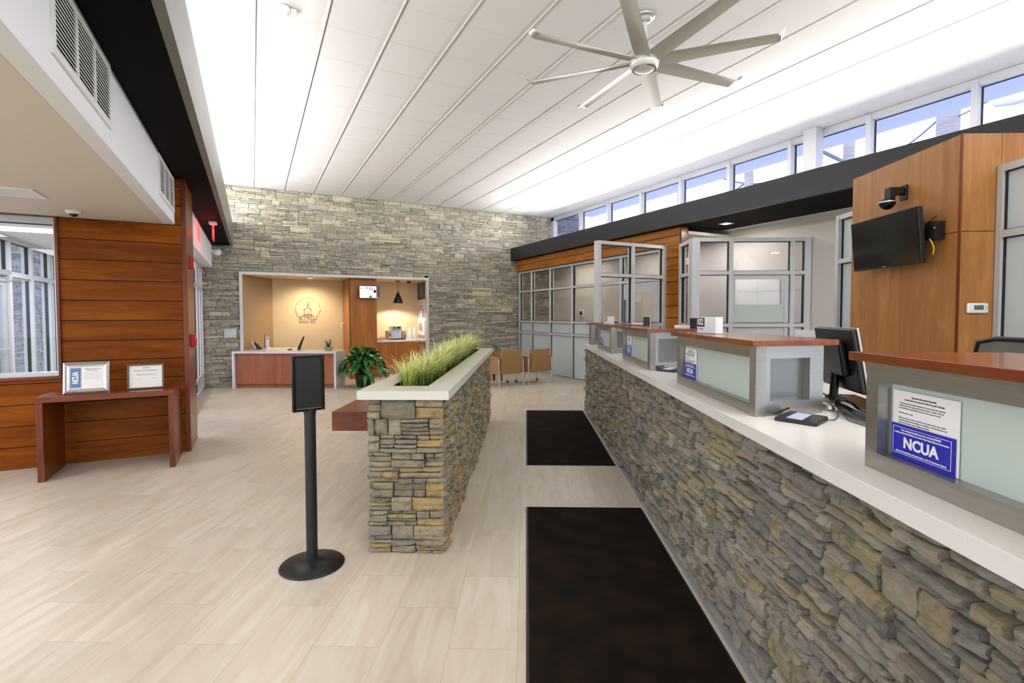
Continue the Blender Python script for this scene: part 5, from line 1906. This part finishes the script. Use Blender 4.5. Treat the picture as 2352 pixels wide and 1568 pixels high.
# ------------------------------------------------------------------ WAITING CHAIRS (local y = the way the chair faces)
def lounge_chair(x, y, rz, label, wid=.64):
    th = Thing('lounge_chair', label, 'chair', (x, y, 0), group='tan lounge chairs in the waiting area')
    ca, sa = math.cos(rz), math.sin(rz)

    def f(p): return Vector((x + p.x * ca - p.y * sa, y + p.x * sa + p.y * ca, p.z))
    h = wid / 2
    bk_ = MB()
    yb = .0
    outline = [(0.03, .27), (.10, .27), (.11, .60), (.06, .79), (-.03, .79), (-.02, .60)]
    m = MB()
    w = h - .085
    m.add([(-w, p[0], p[1]) for p in outline] + [(w, p[0], p[1]) for p in outline],
          [tuple(range(5, -1, -1))[::-1], tuple(range(6, 12))[::-1]] + [(i, 6 + i, 6 + (i + 1) % 6, (i + 1) % 6) for i in range(6)])
    th.part('backrest', m.xf(f), 'leather', bevel=.012, seg=3)
    th.part('seat', MB().box(-w, w, .09, .60, .30, .46).xf(f), 'leather', bevel=.025, seg=3)
    for sg_ in (-1, 1):
        x0, x1 = (-h, -h + .075) if sg_ < 0 else (h - .075, h)
        th.part('armrest', MB().box(x0, x1, .03, .60, .28, .645).xf(f), 'leather_pink', bevel=.012, seg=3)
        xo = sg_ * (h - .02)
        th.part('leg', MB().tube([(xo, .012, .60), (xo, -.005, .30), (xo, -.01, 0)], [.010, .019, .017], 12).xf(f), 'chrome', smooth=60)
        lg = th.part('leg', MB().tube([(xo * .95, .56, .29), (xo * .95, .57, .05)], .017, 12).xf(f), 'chrome', smooth=60)
        mesh_obj('caster', MB().lathe([(.026, -.014), (.026, .014)], (xo * .95, .57, .027), 14, (1, 0, 0)).xf(f), 'black', lg, th.o, smooth=40)


lounge_chair(4.955, 9.60, R(9.5), 'tan lounge chair with its back to us, beside the planter end', .70)
lounge_chair(5.715, 9.65, R(4), 'tan lounge chair with its back to us, nearer the office glass', .66)
lounge_chair(5.05, 12.15, R(180), 'tan lounge chair against the stone wall, half hidden by grass', .66)

# ------------------------------------------------------------------ NICHE FURNITURE
tc_ = Thing('tall_cabinet', 'tall orange-brown wood cabinet in the niche carrying the small screen', 'cabinet', (2.4, 13.1, 0))
tc_.part('carcass', MB().box(2.09, 2.74, 12.62, 13.62, 0, 2.445), 'veneer_niche')
tc_.part('front_panel', MB().box(2.105, 2.742, 12.60, 12.619, 0, 2.445), 'veneer_niche')
tc_.part('shadow_gap', MB().box(2.088, 2.103, 12.604, 12.62, 0, 2.445), 'gasket')
tc_.part('coat_hook', MB().tube([(2.085, 13.45, 1.36), (2.04, 13.45, 1.34), (2.03, 13.45, 1.26), (2.05, 13.45, 1.22)], .014, 8), 'white_plastic', smooth=60)
mc = Thing('wall_monitor', 'small lit screen showing a camera view on the tall niche cabinet', 'television', (2.53, 12.5, 2.1))
mc.part('housing', MB().box(2.285, 2.775, 12.44, 12.48, 1.955, 2.275), 'black', bevel=.006)
mc.part('wall_bracket', MB().box(2.42, 2.62, 12.48, 12.60, 2.05, 2.2), 'black')
mc.part('picture_area', MB().box(2.303, 2.757, 12.436, 12.44, 1.975, 2.258), 'screen_on')
mc.part('picture_shape', MB().box(2.70, 2.757, 12.434, 12.436, 1.985, 2.258), 'screen_brown')
d_ = MB().box(2.31, 2.37, 12.434, 12.436, 2.19, 2.22).box(2.43, 2.50, 12.434, 12.436, 2.19, 2.235).box(2.53, 2.57, 12.434, 12.436, 2.15, 2.24).box(2.585, 2.62, 12.434, 12.436, 2.15, 2.24)
d_.add([(2.35, 12.434, 2.10), (2.36, 12.434, 2.10), (2.47, 12.434, 2.175), (2.46, 12.434, 2.18)], [(0, 1, 2, 3)])
mc.part('picture_shape', d_, 'screen_grey')
mc.part('picture_shape', MB().box(2.635, 2.695, 12.434, 12.436, 2.10, 2.17), 'ink')
mc.part('picture_shape', MB().lathe([(.038, 0), (.0, .001)], (2.56, 12.435, 2.00), 14, (0, -1, 0)), 'screen_green')
bcab = Thing('base_cabinet', 'orange-brown wood base cabinet with two doors in the coffee niche', 'cabinet', (3.4, 13.1, 0))
bcab.part('carcass', MB().box(2.745, 3.995, 12.72, 13.62, 0, .868), 'veneer_niche')
bcab.part('door', MB().box(2.755, 3.385, 12.70, 12.72, .10, .862), 'veneer_niche')
bcab.part('door', MB().box(3.391, 3.990, 12.70, 12.72, .10, .862), 'veneer_niche')
single('coffee_worktop', MB().box(2.745, 4.0, 12.68, 13.62, .869, .912), 'quartz', 'white worktop of the coffee niche', 'worktop', bevel=.002)
pn = Thing('pendant_lamp', 'black cone pendant lamp over the coffee worktop', 'lamp', (3.408, 13.1, 2.455))
pn.part('canopy', MB().lathe([(.065, 0), (.065, -.018), (.01, -.024)], (3.408, 13.1, 2.455), 24), 'black_matte', smooth=40)
pn.part('cord', MB().tube([(3.408, 13.1, 2.44), (3.408, 13.1, 2.16)], .005, 6), 'black')
pn.part('shade', MB().lathe([(.018, .29), (.026, .28), (.028, .25), (.045, .22), (.122, .03), (.118, 0), (.112, 0), (.115, .03), (.04, .215), (.02, .24)], (3.408, 13.1, 1.872), 36), 'black_matte', smooth=40)
pn.part('bulb', MB().lathe([(.0, -.0), (.045, .006), (.06, .03), (.05, .06), (0, .08)], (3.408, 13.1, 1.878), 18), 'lamp_warm', smooth=60)
sp_ = single('ceiling_speaker', MB().lathe([(.055, 0), (.055, -.02), (.04, -.05), (0, -.06)], (3.70, 13.1, 2.455), 20), 'black_matte', 'small black dome on the niche ceiling right of the pendant', 'security camera', smooth=50)
nd_ = Thing('downlight', 'round recessed downlight in the niche ceiling above the logo', 'downlight', (1.26, 13.15, 2.455))
nd_.part('trim_ring', MB().lathe([(.085, 0), (.085, -.006), (.065, -.006), (.06, 0)], (1.26, 13.15, 2.455), 28), 'white_plastic', smooth=40)
nd_.part('lens', MB().lathe([(.06, -.002), (0, -.003)], (1.26, 13.15, 2.4545), 24), 'lamp_warm')

ck = Thing('coffee_machine', 'silver and grey coffee machine on the niche worktop', 'coffee machine', (3.36, 13.15, .912))
z = .913
ck.part('base', MB().box(3.16, 3.58, 13.0, 13.35, z, z + .02), 'black')
ck.part('body', MB().box(3.22, 3.50, 13.10, 13.35, z + .02, z + .36), 'white_plastic', bevel=.012)
ck.part('head', MB().box(3.235, 3.47, 13.0, 13.10, z + .23, z + .36), 'silver', bevel=.012)
ck.part('side_housing', MB().box(3.12, 3.21, 13.02, 13.30, z + .02, z + .24), 'silver', bevel=.01)
ck.part('side_housing', MB().box(3.51, 3.60, 13.02, 13.30, z + .02, z + .23), 'silver', bevel=.01)
ck.part('side_cover', MB().box(3.105, 3.12, 13.05, 13.30, z + .02, z + .23), 'leather_pink')
ck.part('water_window', MB().box(3.26, 3.42, 13.092, 13.10, z + .04, z + .20), 'screen_grey')  # emissive grey, glows with no lamp behind it
ck.part('controls', MB().box(3.27, 3.30, 12.996, 13.0, z + .28, z + .33).box(3.36, 3.42, 12.996, 13.0, z + .29, z + .34).box(3.15, 3.18, 13.016, 13.02, z + .1, z + .16).box(3.54, 3.57, 13.016, 13.02, z + .05, z + .12), 'ink')
for i, x in enumerate((3.715, 3.845)):
    cu = Thing('cup_stack', ('left' if i == 0 else 'right') + ' one of two tall stacks of white paper cups on the coffee worktop', 'cups', (x, 13.1, .912), group='cup stacks in the coffee niche')
    cu.part('wide_cups', MB().lathe([(.05, 0), (.058, .08), (.058, .10)], (x, 13.1, z), 20), 'white_plastic', smooth=40)
    cu.part('narrow_cups', MB().lathe([(.042, .10), (.045, .18), (.032, .20), (.036, .26), (.026, .28), (.026, .32)], (x, 13.1, z), 20), 'white_plastic', smooth=40)
ts = Thing('condiment_tray', 'green-grey patterned tray of packets on the coffee worktop', 'tray', (2.90, 13.0, .912))
ts.part('tray', MB().prism([(2.78, 12.90), (3.02, 12.90), (3.07, 13.1), (2.78, 13.1)], z, z + .04), 'grey_green_pot', bevel=.004)
ts.part('packets', MB().box(2.79, 2.84, 12.95, 13.0, z + .04, z + .075).box(2.85, 2.90, 12.97, 13.02, z + .04, z + .06), 'white_paper')
ts.part('pink_packets', MB().tube([(2.90, 12.96, z + .06), (2.93, 12.96, z + .09), (2.96, 12.96, z + .06), (2.93, 12.96, z + .05), (2.90, 12.96, z + .06)], .008, 6).box(2.975, 2.985, 12.95, 12.97, z + .04, z + .085).box(2.995, 3.03, 12.95, 12.97, z + .04, z + .07), mat('pink_paper', 'c8788a', .7))

# photographs on the right niche wall (plain architectural stand-ins)
dn = Vector((.10, 1.02, 0)).normalized()
nl_ = Vector((-dn.y, dn.x, 0))
M['photo_white'] = mat('photo_highlight', 'ded6da', .6)
M['photo_dark'] = mat('photo_shadow', '3c3436', .6)
M['photo_mid'] = mat('photo_midtone', '8f8488', .6)
for k, (z0_, z1_, lb) in enumerate(((1.98, 2.42, 'top one of three black and white building photographs on the niche side wall'),
                                    (1.475, 1.915, 'middle one of three black and white building photographs on the niche side wall'),
                                    (.955, 1.415, 'bottom one of three black and white building photographs on the niche side wall'))):
    th = Thing('wall_photograph', lb, 'photograph', (4.04, 13.1, z0_), group='photographs on the niche side wall')
    o = Vector((4.005, 12.66, 0))

    def f(p): return o + dn * p.x + nl_ * (p.y + .002) + Vector((0, 0, p.z))
    W__ = .90
    th.part('canvas', MB().box(0, W__, 0, .02, z0_, z1_).xf(f), 'photo_dark' if k == 0 else 'photo_white')
    H__ = z1_ - z0_
    g = MB()
    if k == 0:
        for i in range(5): g.box(.15 + i * .13, .20 + i * .13, .02, .022, z0_ + .06, z1_ - .05)
        g.box(.12, .78, .02, .023, z1_ - .05, z1_ - .03)
        th.part('building_image', g.xf(f), 'photo_mid')
    elif k == 1:
        pts = [(W__ / 2 + .40 * math.cos(a), z0_ + .02 + .30 * math.sin(a)) for a in [PI * i / 12 for i in range(13)]]
        for r_, zz in ((1, 0), (.72, 0), (.45, 0)):
            g.tube([Vector((W__ / 2 + (p[0] - W__ / 2) * r_, .02, z0_ + .02 + (p[1] - z0_ - .02) * r_)) for p in pts], .018, 5)
        g.tube([Vector((W__ / 2, .02, z0_ + .32)), Vector((W__ / 2, .02, z1_ - .01))], .012, 5)
        th.part('building_image', g.xf(f), 'photo_mid')
    else:
        g.add([(.2, .022, z0_ + .16), (.75, .022, z0_ + .20), (.75, .022, z0_ + .34), (.5, .022, z1_ - .03), (.25, .022, z0_ + .3)], [(0, 1, 2, 3, 4)])
        g.box(.0, .9, .02, .022, z0_, z0_ + .07)
        th.part('building_image', g.xf(f), 'photo_mid')

# wall logo: letters fixed to the beige wall
lg_ = Thing('wall_logo', 'brown circular lettering and schoolhouse emblem on the beige niche wall', 'sign', (1.24, NY1 - .01, 1.4))
M['logo'] = mat('grey_brown_letters', 'a08b78', .6)
m = MB()
ly = NY1 - .012
X_, Z_ = (1, 0, 0), (0, 0, 1)
put_text(m, 'KTFCU', .145, (1.247, ly, 1.490), X_, Z_, bold=.018, width=.405, extr=.004)
put_text(m, 'SINCE 1935', .058, (1.228, ly, 1.393), X_, Z_, width=.37, extr=.003, bold=.01)
lg_.part('letters', m, 'logo')
m = MB()
word = 'Kenmore Teachers Federal Credit Union'
cxl, czl, rl = 1.245, 1.715, .288
a0, a1 = R(216), R(-36)
for i, ch in enumerate(word):
    if ch == ' ': continue
    a = a0 + (a1 - a0) * i / (len(word) - 1)
    p = (cxl + rl * math.cos(a), ly, czl + rl * math.sin(a))
    xd_ = (math.sin(a), 0, -math.cos(a))
    zd_ = (math.cos(a), 0, math.sin(a))
    put_text(m, ch, .048, p, xd_, zd_, extr=.003)
lg_.part('arc_letters', m, 'logo')
m = MB()
T_ = lambda pts, r_=.0055: m.tube([Vector((x, ly, z)) for x, z in pts], r_, 6)
T_([(1.165, 1.585), (1.165, 1.695)])
T_([(1.315, 1.585), (1.315, 1.695)])
T_([(1.14, 1.69), (1.240, 1.765), (1.338, 1.69)])
T_([(1.135, 1.582), (1.345, 1.582)], .008)
T_([(1.215, 1.585), (1.215, 1.655), (1.27, 1.655), (1.27, 1.585)], .004)
for k in range(4):
    c = 1.79 + k * .033
    w = .035 - k * .004
    xo = 1.243 + .006 * k
    T_([(xo - w, c - .008), (xo, c + .012), (xo + w, c - .008)], .0045)
lg_.part('schoolhouse_emblem', m, 'logo')
